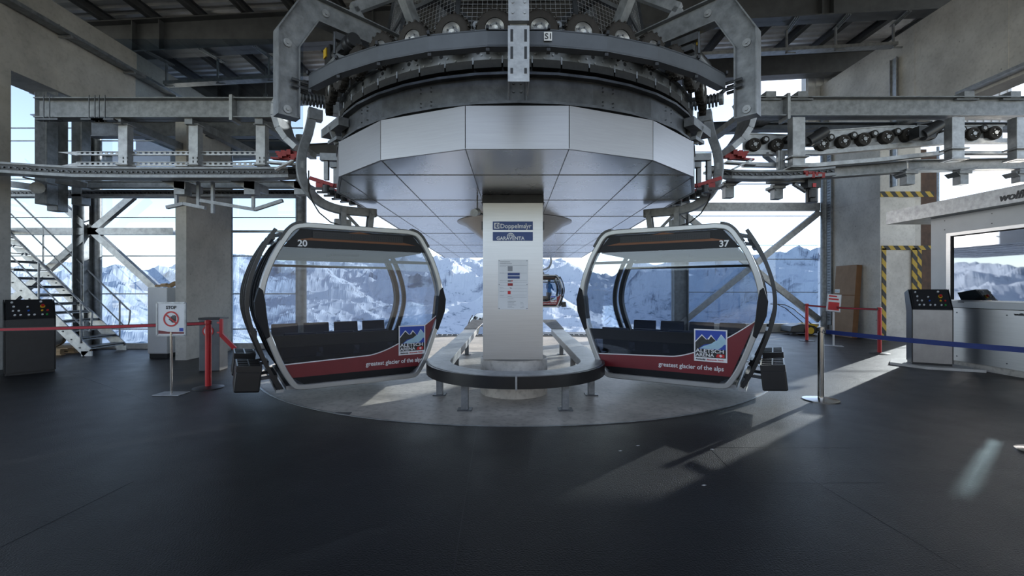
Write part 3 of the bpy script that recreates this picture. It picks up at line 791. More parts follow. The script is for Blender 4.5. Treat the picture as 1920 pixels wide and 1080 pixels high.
def arcring(m, idx, lo, li, y0, y1):
    vs = []
    for i in idx: (a, b), (c, d) = lo[i], li[i]; vs += [(a, y0, b), (a, y1, b), (c, y1, d), (c, y0, d)]
    fs = [(3, 2, 1, 0), tuple((len(idx)-1)*4+k for k in range(4))]
    for i in range(len(idx)-1):
        for k in range(4): fs.append((i*4+k, (i+1)*4+k, (i+1)*4+(k+1) % 4, i*4+(k+1) % 4))
    m.add(vs, fs)
D0 = 1.08                                # half length of the body
IN = inset(LOOP, .085); IN2 = inset(LOOP, .05)
def cabin(label, number, outer, loc, rz_, logo_x, text_x, num_x):
    t = thing('gondola_cabin', label, 'gondola', loc, rz_)
    O1 = LOOP; thick = inset(LOOP, .10); out_ = inset(LOOP, -.012)
    idx_r = [i for i in range(len(LOOP)) if LOOP[i][0] > 0 and .30 < LOOP[i][1] < 2.34]
    idx_l = [i for i in range(len(LOOP)) if LOOP[i][0] < 0 and .30 < LOOP[i][1] < 2.34]
    for y0, y1, nm in ((-D0, -D0+.17, 'front_frame'), (D0-.15, D0, 'rear_frame')):
        m = MB(); loopring(m, O1, inset(LOOP, .072), y0, y1)
        f = part(nm, m, 'cabin_silver' if y0 < 0 else 'cabin_dark', t, smooth=True, bevel=.012)
        if y0 < 0:
            for s in (-1, 1):                       # bumper plates at mid height, caps on the roof corners
                zs = [(.0, 1.56), (.075, 1.38), (.075, 1.22), (.0, .93)]
                m = MB(); ya = y0-.012; hx = lambda z: s*(hw(z, LOOP)+.004)
                ring_ = [(hx(z)+s*.012*(q > 0), z) for q, z in zs]
                inn = [(s*(hw(z, LOOP)-.092), z) for z in (1.05, 1.26, 1.34, 1.47)]
                poly_ = [(hx(1.56), 1.56), (hx(1.38)+s*.03, 1.38), (hx(1.2)+s*.03, 1.20), (hx(.92), .92), (s*(hw(.95, LOOP)-.05), .95), (s*(hw(1.2, LOOP)-.085), 1.2), (s*(hw(1.38, LOOP)-.085), 1.38), (s*(hw(1.5, LOOP)-.05), 1.52)]
                m.prism([(x, ya, z) for x, z in poly_], (0, .20, 0)); part('bumper', m, 'cabin_dark', t, bevel=.008)
                ii = [i for i in range(len(LOOP)) if LOOP[i][0]*s > .70 and 2.14 < LOOP[i][1]]
                m = MB(); arcring(m, ii, inset(LOOP, -.022), inset(LOOP, .012), y0-.008, y0+.22); part('roof_corner_cap', m, 'black_plastic', t)
    # shell
    def sel(c): return [i for i in range(len(LOOP)) if c(*LOOP[i])]
    ro = sel(lambda x, z: z > 2.18)
    m = MB(); arcring(m, ro, O1, inset(LOOP, .05), -D0+.1, D0-.1); part('roof', m, 'cabin_silver', t)
    bo = sel(lambda x, z: z < .36); n = len(LOOP)
    bo = sorted(bo, key=lambda i: (i < n/2, i)); 
    m = MB(); arcring(m, bo, O1, inset(LOOP, .07), -D0+.1, D0-.1); part('floor_pan', m, 'cabin_dark', t)
    inner = -outer
    for s in (-1, 1):
        zc_ = .95 if s == outer else .60
        lo_ = sel(lambda x, z: x*s > 0 and .30 < z < zc_); up_ = sel(lambda x, z: x*s > 0 and zc_-.11 < z < 2.26)
        m = MB(); arcring(m, lo_, inset(LOOP, .01), inset(LOOP, .04), -D0+.1, D0-.1); part('side_panel', m, 'cabin_dark', t)
        m = MB(); arcring(m, up_, inset(LOOP, .018), inset(LOOP, .024), -D0+.1, D0-.1); part('side_window', m, 'cabin_glass', t)
        al = sel(lambda x, z: x*s > 0 and .30 < z < 2.30)
        m = MB()
        for yy in ((-.62, -.03, .62) if s == outer else (.62,)): arcring(m, al, inset(LOOP, .0), inset(LOOP, .06), yy-.035, yy+.035)
        part('side_pillar', m, 'cabin_dark', t)
    # open sliding door leaves outside the outer wall
    for k, (y0, y1, off) in enumerate(((-.98, -.30, .13), (.30, .98, .13))):
        al = sel(lambda x, z: x*outer > 0 and .33 < z < 2.26)
        m = MB(); A1, A2 = inset(LOOP, -off), inset(LOOP, -off+.045)
        for yy in (y0, y1): arcring(m, al, A1, A2, yy-.03, yy+.03)
        for zc in (.42, 2.2, .98):
            x = outer*(hw(zc, LOOP)+off-.03); m.bar((x, y0, zc), (x, y1, zc), .05, .07)
        dl = part('door_leaf', m, 'black_plastic', t)
        m = MB(); arcring(m, sel(lambda x, z: x*outer > 0 and .96 < z < 2.22), inset(LOOP, -off+.02), inset(LOOP, -off+.026), y0+.03, y1-.03); part('door_glass', m, 'cabin_glass', dl)
        m = MB(); arcring(m, sel(lambda x, z: x*outer > 0 and .38 < z < 1.0), inset(LOOP, -off+.012), inset(LOOP, -off+.03), y0+.03, y1-.03); part('door_panel', m, 'cabin_dark', dl)
        m = MB(); x = outer*(hw(2.2, LOOP)+off/2); m.bar((x-outer*.09, (y0+y1)/2, 2.25), (x+outer*.06, (y0+y1)/2, 2.22), .05, .03); m.bar((x-outer*.09, y0+.05, 2.25), (x+outer*.06, y0+.05, 2.21), .03, .03); each('door_arm', m, 'galv_dark', dl)
        # ski baskets
        x0 = outer*(hw(.6, LOOP)+off+.02)
        for q in range(1):
            m = MB(); yc = (y0+y1)/2; Mx = Matrix.Translation((x0+outer*.15, yc, .50)) @ Matrix.Rotation(-outer*R(6), 4, 'Y')
            m.box((-.14, -.31, -.24), (.14, .31, .02), Mx)
            bk_ = part('ski_basket', m, 'black_plastic', t, bevel=.02)
            m = MB()
            for yy in (-.31, -.16, 0, .16, .31): m.cb((0, yy, .05), (.27, .018, .08), Mx)
            for xx in (-.13, 0, .13): m.cb((xx, 0, .05), (.016, .62, .08), Mx)
            part('ski_slots', m, 'black_plastic', bk_)
            m = MB().bar((x0-outer*.16, yc-.2, .42), (x0+outer*.05, yc-.2, .40), .04, .04); m.bar((x0-outer*.16, yc+.2, .42), (x0+outer*.05, yc+.2, .40), .04, .04); each('basket_bracket', m, 'galv_dark', bk_)
    m = MB(); x = outer*(hw(.36, LOOP)+.06); m.bar((x-outer*.15, -.95, .27), (x-outer*.15, .95, .27), .2, .05); m.bar((x+outer*.02, -.95, .24), (x+outer*.02, .95, .24), .09, .04); part('door_sill', m, 'galv_light', t)
    # end walls: glass, header, lower decals
    for e, nm in ((-1, 'front_window'), (1, 'rear_window')):
        y = e*(D0-.05)
        m = MB().prism([(x, y, z) for x, z in IN2], (0, .008, 0)); g = part(nm, m, 'cabin_glass', t)
    yf = -D0+.035; rim = inset(LOOP, .07)
    def band(z0, z1, y=yf, th=.008, seg=10, f0=None, f1=None, xa=None, xb=None, L=rim):
        m = MB(); vs = []; 
        n_ = seg
        for i in range(n_+1):
            u = i/n_
            for top in (0, 1):
                zc = (z1 if top else z0)
                f = f1 if top else f0
                zz = zc
                if f:
                    x = None
                    # iterate: x depends on the width at zz
                    wv = hw(max(min(zz, 2.3), .3), L); x = -wv+2*wv*u
                    for _ in range(5):
                        zz = f(x); wv = hw(max(min(zz, 2.3), .3), L); x = -wv+2*wv*u
                else:
                    wv = hw(zz, L); x = -wv+2*wv*u
                if xa is not None: x = xa+(xb-xa)*u
                vs += [(x, y, zz), (x, y+th, zz)]
        fs = []
        for i in range(n_):
            a = i*4; b = a+4
            fs += [(a, b, b+2, a+2), (a+1, a+3, b+3, b+1), (a, a+1, b+1, b), (a+2, b+2, b+3, a+3)]
        fs += [(0, 2, 3, 1), (n_*4, n_*4+1, n_*4+3, n_*4+2)]
        m.add(vs, fs); return m
    curve = lambda x: .575+.04*max(0, min(1, (x+1)/1.2))+.50*max(0, (x-.12)/.98)**1.55 if x > -2 else .57
    m = band(.315, .41); dp = part('skirt_panel', m, 'cabin_dark', t)
    m = band(.41, .6, y=yf-.001, f1=curve, seg=40); rp = part('red_band', m, 'cabin_red', t)
    m = band(.6, .6, y=yf-.003, th=.004, f0=curve, f1=lambda x: curve(x)+.014, seg=40); part('white_line', m, 'white_vinyl', rp)
    m = band(.80, .95, y=yf+.016, th=.01); part('dark_end_panel', m, 'cabin_dark', t)
    m = band(.55, .80, y=yf+.016, th=.01); part('dark_end_glass', m, 'dark_glass', t)
    m = band(2.07, 2.31); hd = part('header_panel', m, 'cabin_dark', t)
    m = band(2.165, 2.315, y=yf-.004, th=.006, L=inset(LOOP, .15)); tr = part('header_trim', m, 'orange_trim', hd)
    m = MB().box((-.60, yf-.014, 2.195), (.60, yf-.002, 2.285))
    for i in range(40): m.box((-.59+i*.03, yf-.018, 2.2), (-.585+i*.03, yf-.012, 2.28))
    for i in range(3): m.box((-.60, yf-.019, 2.213+i*.025), (.60, yf-.012, 2.219+i*.027))
    part('vent_grille', m, 'ink_black', hd)
    text(number, .115, facing((num_x, yf-.006, 2.085)), 'white_vinyl', hd, name='cabin_number', bold=.003, align='CENTER')
    m = band(1.90, 1.94, y=yf+.03, th=.03); part('window_rail', m, 'cabin_dark', t)
    m = band(1.90, 1.94, y=D0-.1, th=.03); part('window_rail', m, 'cabin_dark', t)
    m = MB().box((-.9, -D0+.1, 2.06), (.9, D0-.1, 2.10)); m.box((-.2, -.2, 2.03), (.2, .2, 2.06)); part('ceiling_liner', m, 'black_rubber', t)
    m = band(.315, .78, y=D0-.06); part('rear_panel', m, 'cabin_dark', t)
    # benches with bucket seats
    for e in (-1, 1):
        m = MB(); yb = e*(D0-.20)
        m.box((-.92, min(yb, yb-e*.42), .60), (.92, max(yb, yb-e*.42), .64)); m.box((-.85, min(yb, yb-e*.06), .36), (.85, max(yb, yb-e*.06), .62))
        bn = part('bench', m, 'cabin_dark', t)
        for k in range(4):
            x = -.72+.48*k
            m = MB(); pr = []
            for yy, zz in ((.40, .70), (.36, .715), (.12, .67), (.05, .70), (.03, .84), (.0, .96), (-.03, .97), (-.01, .84), (.0, .64), (.36, .64)):
                pr.append((x-.20, yb-e*yy, zz))
            m.prism(pr, (.40, 0, 0)); part('seat', m, 'seat_blue', bn, bevel=.015)
    # logo and slogan
    lp = MB(); L = .40; lx, lz = logo_x-L/2, .585; yl = yf-.010
    def quad(a, b, c, d, mm, nm='emblem', lift=0):
        return part(nm, MB().box((lx+a*L, yl-.0015-lift, lz+b*L*1.06), (lx+c*L, yl+.001, lz+d*L*1.06)), mm, lg)
    lp.box((lx, yl, lz), (lx+L, yl+.004, lz+L*1.06)); lg = part('logo_plate', lp, 'white_vinyl', t)
    def pg(pts_, mm, lift=.001):
        return part('logo_field', MB().prism([(lx+a*L, yl-.001-lift, lz+b*L*1.06) for a, b in pts_], (0, .0012, 0)), mm, lg)
    pg([(.04, .13), (.96, .13), (.96, .96), (.04, .96)], 'logo_blue', .0005)
    pg([(.70, .68), (.82, .86), (.96, .70), (.96, .55), (.70, .55)], 'logo_ice', .001)
    pg([(.04, .13), (.96, .13), (.96, .36), (.10, .36), (.30, .52), (.55, .57), (.68, .64), (.52, .84), (.40, .68), (.24, .84), (.04, .62)], 'logo_rock', .0015)
    pg([(.17, .40), (.30, .48), (.52, .56), (.66, .66), (.90, .68), (.94, .64), (.94, .58), (.84, .47), (.74, .40)], 'logo_ice', .002)
    pg([(.04, .62), (.24, .84), (.40, .68), (.36, .69), (.24, .80), (.04, .58)], 'white_vinyl', .0025); pg([(.38, .66), (.52, .84), (.68, .64), (.52, .79), (.45, .68), (.42, .70)], 'white_vinyl', .0025)
    pg([(.70, .67), (.82, .86), (.95, .70), (.82, .83)], 'white_vinyl', .0025)
    pg([(.04, .13), (.96, .13), (.96, .385), (.04, .385)], 'ink_black', .0028)
    pg([(.66, .15), (.92, .15), (.92, .25), (.70, .25)], 'ink_red', .0032)
    pg([(.795, .16), (.825, .16), (.825, .24), (.795, .24)], 'white_vinyl', .0036); pg([(.765, .188), (.855, .188), (.855, .215), (.765, .215)], 'white_vinyl', .0036)
    text('ALETSCH', .068, facing((lx+.05*L, yl-.005, lz+.28*L*1.06)), 'white_vinyl', lg, bold=.0012, sx=1.22)
    text('ARENA', .062, facing((lx+.05*L, yl-.005, lz+.155*L*1.06)), 'white_vinyl', lg, bold=.0012, sx=1.12)
    text('Riederalp', .030, facing((lx+.06*L, yl-.005, lz+.05*L)), 'ink_black', lg, bold=.0006); text('Bettmeralp  Fiesch', .026, facing((lx+.40*L, yl-.005, lz+.05*L)), 'ink_red', lg, bold=.0004)
    text('greatest glacier of the alps', .083, facing((text_x, yf-.006, .475)), 'white_vinyl', rp, name='slogan', bold=.0012, align='RIGHT', sx=.93)
    # roof suspension
    m = MB(); m.box((-.30, -.10, 2.37), (.30, .10, 2.45))
    part('roof_mount', m, 'galv', t)
    return t
def hanger(label, outer, loc, rz_):
    t = thing('cabin_hanger', label, 'hanger', loc, rz_)
    o = outer
    cl = [(.52, 2.76), (.25, 2.76), (.05, 2.76), (-.12, 2.78), (-.30, 2.84), (-.46, 2.97), (-.57, 3.16), (-.60, 3.36), (-.575, 3.60), (-.50, 3.86), (-.45, 4.10), (-.43, 4.26)]
    cl = catmull(cl, 4); pts_ = [(-o*x, 0, z) for x, z in cl]
    m = MB().strip(pts_, .07, .13, (0, 1, 0)) if False else MB()
    L = len(pts_); vs = []
    for i, p in enumerate(pts_):
        a, b = Vector(pts_[max(i-1, 0)]), Vector(pts_[min(i+1, L-1)]); d = (b-a).normalized(); nn = Vector((d.z, 0, -d.x)); w_ = .065
        p = Vector(p)
        for u, v in ((-1, -1), (1, -1), (1, 1), (-1, 1)): vs.append(p+nn*u*w_+Vector((0, v*.05, 0)))
    fs = [(0, 1, 2, 3), tuple((L-1)*4+k for k in (3, 2, 1, 0))]
    for i in range(L-1):
        for k in range(4): fs.append((i*4+k, (i+1)*4+k, (i+1)*4+(k+1) % 4, i*4+(k+1) % 4))
    m.add(vs, fs); part('hanger_arm', m, 'galv', t, bevel=.01)
    m = MB()
    for q in (.0, .44):
        x = -o*q; x2 = -o*(q*.9)
        m.bar((x, -.075, 2.80), (x2, -.075, 2.42), .08, .02, (0, 1, 0)); m.bar((x, .075, 2.80), (x2, .075, 2.42), .08, .02, (0, 1, 0))
        m.cyl((x, -.1, 2.76), (x, .1, 2.76), .04, 14)
    m.bar((0, 0, 2.76), (-o*.3, 0, 2.46), .04, .04); m.box((-.12, -.05, 2.45), (.12, .05, 2.62)); m.box((-.46, -.06, 2.41), (.46, .06, 2.47))
    part('suspension_links', m, 'galv', t)
    m = MB()
    pc = [(o*.50, -.06, 3.0), (o*.46, -.09, 2.85), (o*.36, -.1, 2.68), (o*.2, -.1, 2.55), (0, -.1, 2.5)]
    pc = [(x, y, z) for x, y, z in pc]; m.tube(pc, .010, 6); m.tube([(o*.5, -.06, 3.0), (o*.5, -.06, 3.3)], .01, 6)
    part('cable', m, 'black_rubber', t)
    # spring and grip
    m = MB(); x0, x1 = o*.60, o*.16; k = 160
    hel = []
    for i in range(k+1):
        a = 2*PI*9*i/k; hel.append((x0+(x1-x0)*i/k, math.cos(a)*.085, 4.39+math.sin(a)*.085))
    m.tube(hel, .017, 7); part('spring', m, 'galv_dark', t, smooth=True)
    m = MB().cyl((o*.64, 0, 4.40), (o*.05, 0, 4.40), .045, 14); m.box((min(-o*.02, o*.16), -.08, 4.22), (max(-o*.02, o*.16), .08, 4.46)); m.cyl((o*.6, 0, 4.4), (o*.66, 0, 4.4), .095, 16)
    m.box((min(o*.3, o*.5), -.07, 4.08), (max(o*.3, o*.5), .07, 4.24))
    m.cyl((o*.02, -.12, 4.34), (o*.02, .12, 4.34), .05, 14); m.bar((o*.08, 0, 4.45), (-o*.12, 0, 4.62), .08, .06)
    part('grip', m, 'galv', t, bevel=.006)
    m = MB().cyl((-o*.10, -.02, 4.58), (-o*.10, .03, 4.58), .07, 18); m.cyl((o*.55, -.02, 4.62), (o*.55, .02, 4.62), .035, 12); part('grip_roller', m, 'black_rubber', t)
    m = MB().box((min(o*.58, o*.62), -.052, 3.3), (max(o*.58, o*.62), -.05, 3.42)) if False else MB().box((min(o*.57, o*.61), -.054, 3.33), (max(o*.57, o*.61), -.05, 3.43)); part('type_plate', m, 'galv_light', t)
    return t
LC, RC = (-2.64, 7.10, 0), (2.60, 7.16, 0)
c20 = cabin('silver and dark red gondola cabin numbered 20 on the left', '20', -1, LC, R(32.5), .74, .90, -.72)
c37 = cabin('silver and dark red gondola cabin numbered 37 on the right', '37', 1, RC, R(-30.0), .60, .76, .76)
h20 = hanger('galvanised curved hanger arm with coil spring above the left gondola', -1, LC, R(32.5))
h37 = hanger('galvanised curved hanger arm with coil spring above the right gondola', 1, RC, R(-30.0))
def far_cabin(loc, rz_, lab, hl, src=c37, hsrc=h37):
    c = copy_tree(src); c.location = loc; c.rotation_euler = (0, 0, rz_); tag(c, lab, 'gondola')
    h = copy_tree(hsrc); h.location = loc; h.rotation_euler = (0, 0, rz_); tag(h, hl, 'hanger')
    return c
FC = P(1017, 575, 31); 
far_cabin((FC.x, FC.y, FC.z-.25), R(4), 'small distant gondola with a person inside, right of the pillar', 'thin hanger of the distant gondola right of the pillar')
FC2 = P(897, 672, 22)
far_cabin((FC2.x+.9, FC2.y, FC2.z-.25), R(15), 'distant gondola almost hidden behind the left edge of the pillar', 'hanger arm showing left of the pillar above the hidden gondola', c20, h20)
# the person riding in the distant cabin
def person(loc, rz_):
    t = thing('person', 'person in a blue jacket and grey trousers standing in the distant gondola', 'person', loc, rz_)
    v = [(0, 0, .92), (0, .01, 1.15), (0, .01, 1.38), (0, 0, 1.50), (0, -.01, 1.60), (0, -.02, 1.72), (.19, .0, 1.40), (.25, -.06, 1.14), (.20, -.26, 1.05), (-.19, .0, 1.40), (-.25, -.05, 1.14), (-.2, -.25, 1.0),
         (.10, 0, .86), (.11, -.02, .48), (.11, .02, .08), (.12, -.12, .04), (-.10, 0, .86), (-.12, -.02, .48), (-.13, .02, .08), (-.14, -.12, .04)]
    e = [(0, 1), (1, 2), (2, 3), (3, 4), (4, 5), (2, 6), (6, 7), (7, 8), (2, 9), (9, 10), (10, 11), (0, 12), (12, 13), (13, 14), (14, 15), (0, 16), (16, 17), (17, 18), (18, 19)]
    rad = [.15, .14, .16, .07, .10, .09, .08, .06, .04, .08, .06, .04, .1, .075, .05, .045, .1, .075, .05, .045]
    me = bpy.data.meshes.new('body'); me.from_pydata(v, e, []); o = bpy.data.objects.new('body', me); COL.objects.link(o); o.parent = t
    k = o.modifiers.new('skin', 'SKIN'); sv_ = me.skin_vertices[0].data
    for i, r in enumerate(rad): sv_[i].radius = (r, r*.85)
    sv_[0].use_root = True
    o.modifiers.new('sub', 'SUBSURF').levels = 1
    me.materials.append(MATS['jacket_blue'])
    m = MB().lathe([(0, .02), (.09, .03), (.115, .10), (.09, .18), (0, .21)], (0, -.01, 1.60), (0, 0, 1), 14); part('hair', m, 'wood', t, smooth=True)
    m = MB().cyl((.1, 0, .1), (.1, 0, .88), .075, 12, .12); m.cyl((-.11, 0, .1), (-.1, 0, .88), .075, 12, .12); part('trousers', m, 'trousers_grey', t, smooth=True)
    return t
person((FC.x+.42, FC.y-.35, FC.z+.10), R(40))
# ------------------------------------------------------------ cable trays
def tray(m, p, q, w_=.22, h_=.07):
    m.bar(p, q, w_, .008); d, y, x = None, None, None
    p, q = Vector(p), Vector(q); x, y, d = frame_from(q-p)
    for s in (-1, 1): m.bar(p+x*s*w_/2+y*h_/2, q+x*s*w_/2+y*h_/2, .008, h_)
t = thing('cable_tray', 'perforated cable tray running along the left concrete wall beam', 'cable tray', (-9.42, 5, 6.9), world=True)
m = MB(); tray(m, (-9.44, -2, 6.9), (-9.44, 12.9, 6.9)); part('tray', m, 'galv', t)
m = MB()
for y in (0, 2, 4, 6, 8, 9.6, 11.2, 12.6): m.box((-9.57, y, 6.84), (-9.3, y+.05, 6.88)); 
each('bracket', m, 'galv_light', t)
t = thing('cable_tray', 'long galvanised cable tray hung under the first roof girder', 'cable tray', (0, 12.0, 7.3), world=True)
zt = lambda x: 7.03+SL*(x+9.2)-.03
m = MB(); tray(m, (-9.3, 12.25, zt(-9.3)), (10.3, 12.25, zt(10.3)), .24, .08); part('tray', m, 'galv_light', t)
for px in (306, 403, 500, 1385, 1480, 1573, 1682):
    x = XY(px, 12.1); z = zt(x)
    m = MB().bar((x, 12.22, z-.04), (x, 12.22, z+.60), .05, .04); m.bar((x-.02, 12.2, z-.04), (x+.22, 12.2, z-.04), .05, .03)
    part('hanger', m, 'galv_light', t)
    m = MB()
    for k in range(3): m.bar((x-.12+.05*k, 11.65, z+.60), (x+.02+.05*k, 12.35, z+.60), .02, .03)
    part('clamp_rail', m, 'galv_light', t)
t = thing('cable_tray', 'vertical cable tray high on the right concrete wall', 'cable tray', (10.74, 12.8, 6), world=True)
m = MB().box((10.74, 12.68, 4.4), (10.75, 12.9, 8.0)); m.box((10.70, 12.68, 4.4), (10.75, 12.69, 8.0)); m.box((10.70, 12.89, 4.4), (10.75, 12.9, 8.0)); part('tray', m, 'galv_light', t)
t = thing('cable_duct', 'narrow vertical cable duct on the right wall beside the leaning cardboard', 'cable duct', (10.75, 15.4, 0), world=True)
m = MB().box((10.72, 15.3, .3), (10.79, 15.5, 6.2)); part('duct', m, 'galv', t)
m = MB()
for k in range(60): m.box((10.715, 15.34, .45+k*.095), (10.722, 15.46, .49+k*.095))
part('slots', m, 'galv_dark', t)
m = MB(); tray(m, (10.62, -1, 6.13), (10.62, 10.8, 6.13), .2, .06)
solo('cable_tray', m, 'galv_light', 'bright cable tray along the lower edge of the right wall beam', 'cable tray')
t = thing('pendant_lamp', 'round industrial pendant lamp hanging at upper left', 'lamp', P(498, 186, 12.8), world=True)
c = P(498, 187, 12.8)
m = MB().lathe([(0, .09), (.06, .09), (.10, .04), (.19, .0), (.19, -.02), (0, -.02)], c, (0, 0, 1), 24); part('shade', m, 'galv_light', t, smooth=True)
m = MB().tube([c+Vector((0, 0, .08)), c+Vector((0, 0, .9))], .012, 6); m.tube([c+Vector((math.cos(a)*.05, 0, .13+math.sin(a)*.05)) for a in [k*PI/6 for k in range(12)]], .008, 6, True); part('chain', m, 'galv', t)

# ------------------------------------------------------------ left cabin storage rails
lf = thing('storage_rail_line', 'galvanised beam and rail framework on the left, where cabins roll out', 'rail frame', P(280, 206, 8.2), world=True)
Yb = 8.2
def hb(x0, x1, y0, y1, Y, w_=.2, name='beam', mm='galv', par=None, ib=True):
    a, b = P(x0, (y0+y1)/2, Y), P(x1, (y0+y1)/2, Y); h_ = (y1-y0)*Y/F; m = MB()
    m.ibeam(a, b, w_, h_, .018) if ib else m.bar(a, b, w_, h_)
    return part(name, m, mm, par)
b1 = hb(75, 438, 187, 224, Yb, .24, par=lf); hb(444, 530, 187, 224, Yb, .24, par=lf)
m = MB().bar(P(441, 183, Yb), P(441, 230, Yb), .05, .28, (0, 1, 0)); part('splice_plate', m, 'galv_light', b1)
hb(172, 540, 228, 258, 10.4, .22, 'rear_beam', 'galv_dark', lf); hb(255, 545, 262, 284, 12.0, .2, 'rear_beam', 'galv_dark', lf)
hb(165, 560, 340, 353, 9.4, .12, 'lower_beam', 'galv', lf)
for x, y0, y1, Y, w_ in ((87, 176, 384, 9.2, .24), (108, 176, 397, 9.5, .23), (152, 222, 385, 9.8, .22)):
    m = MB().bar(P(x, y0, Y), P(x, y1, Y), w_, w_, (0, 1, 0)); part('hanging_column', m, 'galv', lf, bevel=.012)
for x in (87, 172, 191): 
    m = MB()
    for dx in (-5, 6): m.bar(P(x+dx, 178, 8.05), P(x+dx, 228, 8.05), .012, .012, (0, 1, 0))
    m.bar(P(x-16, 225, 8.05), P(x+26, 225, 8.05), .1, .03); each('clamp', m, 'galv_dark', lf)
for x, xp in ((219, 236), (353, 367), (485, 492)):
    a = P(x, 225, 8.15); b = Vector((a.x, 10.4, a.z))
    m = MB().bar(a, b, .14, .14); part('crossbeam', m, 'galv', lf)
    m = MB().bar(P(xp, 236, 8.3), P(xp, 313, 8.3), .17, .14, (0, 1, 0)); m.bar(P(xp-12, 236, 8.3), P(xp+12, 236, 8.3), .2, .02); m.bar(P(xp-12, 311, 8.3), P(xp+12, 311, 8.3), .2, .02)
    pz = part('hanging_post', m, 'galv_light', lf, bevel=.008)
    m = MB()
    for yy in (296, 303): m.bar(P(xp-5, yy-2, 8.228), P(xp-5, yy+2, 8.228), .015, .01, (0, 1, 0)); m.bar(P(xp+3, yy-2, 8.228), P(xp+3, yy+2, 8.228), .015, .01, (0, 1, 0))
    each('slot', m, 'black_metal', pz)
for y in (288, 308):
    m = MB().bar(P(145, y-3.2, 8.35), P(505, y-3.2, 8.35), .05, .012); m.bar(P(145, y+2.5, 8.35), P(505, y+2.5, 8.35), .05, .022)
    for k in range(36): m.bar(P(147+k*10, y-.6, 8.35), P(152+k*10, y-.6, 8.35), .012, .035)
    m.prism([P(108, y-3 if y < 300 else y+4, 8.35), P(146, y-4, 8.35), P(146, y+4, 8.35)], (0, .03, 0)); part('slotted_rail', m, 'galv_light', lf)
def chain_track(pts, Ys, parent, h_=.20, wd=.16, name='chain_track'):
    v = [P(x, y, Y) for (x, y), Y in zip(pts, Ys)]
    m = MB().strip(v, wd, h_*.62); tr = part(name, m, 'black_metal', parent)
    m = MB().strip([p+Vector((0, 0, h_*.36)) for p in v], wd+.04, .035); m.strip([p-Vector((0, 0, h_*.40)) for p in v], wd+.1, .05); part('track_flange', m, 'galv', tr)
    m = MB(); L = 0; 
    for p, q in zip(v, v[1:]):
        n = max(1, int((q-p).length/.085))
        for i in range(n):
            c = p.lerp(q, (i+.5)/n); d = (q-p).normalized(); side = Vector((d.y, -d.x, 0)).normalized()
            if side.y > 0: side = -side
            m.cyl(c+side*(wd/2), c+side*(wd/2+.02), .016, 6); 
            if i % 2: m.bar(c+side*(wd/2+.01)-d*.04+Vector((0, 0, .02)), c+side*(wd/2+.01)+d*.04-Vector((0, 0, .02)), .01, .016)
    part('chain_links', m, 'galv_dark', tr)
    return tr
chain_track([(-40, 314), (20, 316), (80, 320), (150, 324), (260, 325), (400, 325), (505, 325), (540, 324), (556, 322), (562, 318)], [7.9, 8, 8.1, 8.15, 8.2, 8.2, 8.2, 8.25, 8.4, 8.6], lf)
chain_track([(-40, 363), (300, 363), (400, 363), (560, 363)], [9.8]*4, lf, .14, .12)
for x, w_ in ((325, 30), (455, 30), (548, 30)):
    m = MB().prism([P(x-25, 338, 8.5), P(x+w_-8, 340, 8.5), P(x+w_-8, 355, 8.5), P(x+2, 352, 8.5)], (0, .5, 0)); m.bar(P(x+w_-12, 342, 8.6), P(x+w_-12, 366, 8.6), .2, .2, (0, 1, 0)); part('track_bracket', m, 'galv', lf)
for x, y1 in ((331, 388), (372, 386), (399, 400), (475, 392)):
    m = MB().bar(P(x, 340, 8.7), P(x, y1, 8.7), .05, .05, (0, 1, 0)); part('hanger_rod', m, 'galv', lf)
for a, b in (((313, 389), (345, 382)), ((345, 382), (385, 390)), ((376, 376), (478, 393)), ((478, 393), (530, 376))):
    m = MB().bar(P(*a, 8.7), P(*b, 8.7), .07, .06); part('guide_bar', m, 'galv', lf)
m = MB().bar(P(118, 342, 8.9), P(150, 345, 8.9), .3, .1); m.bar(P(55, 335, 8.9), P(95, 345, 8.9), .25, .03); m.cyl(P(70, 352, 8.6), P(70, 352, 9.0), .11, 12); m.bar(P(18, 345, 9.2), P(72, 352, 9.2), .12, .12); each('deflector', m, 'galv', lf)

# ------------------------------------------------------------ right conveyor frame
rf = thing('conveyor_line', 'galvanised beam framework on the right carrying rows of belt driven conveyor wheels', 'conveyor', P(1650, 204, 8.2), world=True)
b2 = hb(1396, 1468, 185, 221, Yb, .24, par=rf); hb(1474, 1990, 185, 221, Yb, .24, par=rf)
m = MB().bar(P(1471, 180, Yb), P(1471, 228, Yb), .05, .28, (0, 1, 0)); part('splice_plate', m, 'galv_light', b2)
for x in (1446, 1506, 1818, 1905):
    a = P(x, 177, 8.1); m = MB().bar(a, a+Vector((0, 2.3, 0)), .18, .12); m.bar(a+Vector((-.2, .1, -.07)), a+Vector((.2, .1, -.07)), .15, .02); part('crossbeam', m, 'galv', rf)
for x, y1, w_ in ((1493, 318, .22), (1789, 303, .22), (1909, 303, .22)):
    m = MB().bar(P(x, 222, 8.0), P(x, y1, 8.0), w_, .16, (0, 1, 0)); m.bar(P(x-17, y1-3, 7.98), P(x+17, y1-3, 7.98), .25, .03); m.bar(P(x-17, y1-22, 7.98), P(x+17, y1-22, 7.98), .25, .03); part('hanging_post', m, 'galv_light', rf, bevel=.008)
hb(1400, 1900, 232, 246, 9.6, .2, 'rear_beam', 'galv_dark', rf)
for seg in (((1393, 251), (1482, 254)), ((1548, 246), (1660, 238)), ((1660, 238), (1880, 236))):
    (x0, y0), (x1, y1) = seg
    m = MB().prism([P(x0, y0, 8.35), P(x1, y1, 8.35), P(x1, y1+26, 8.35), P(x0, y0+30, 8.35)], (0, .02, 0)); m.bar(P(x0, y0, 8.37), P(x1, y1, 8.37), .08, .02); part('wheel_plate', m, 'galv_light', rf)
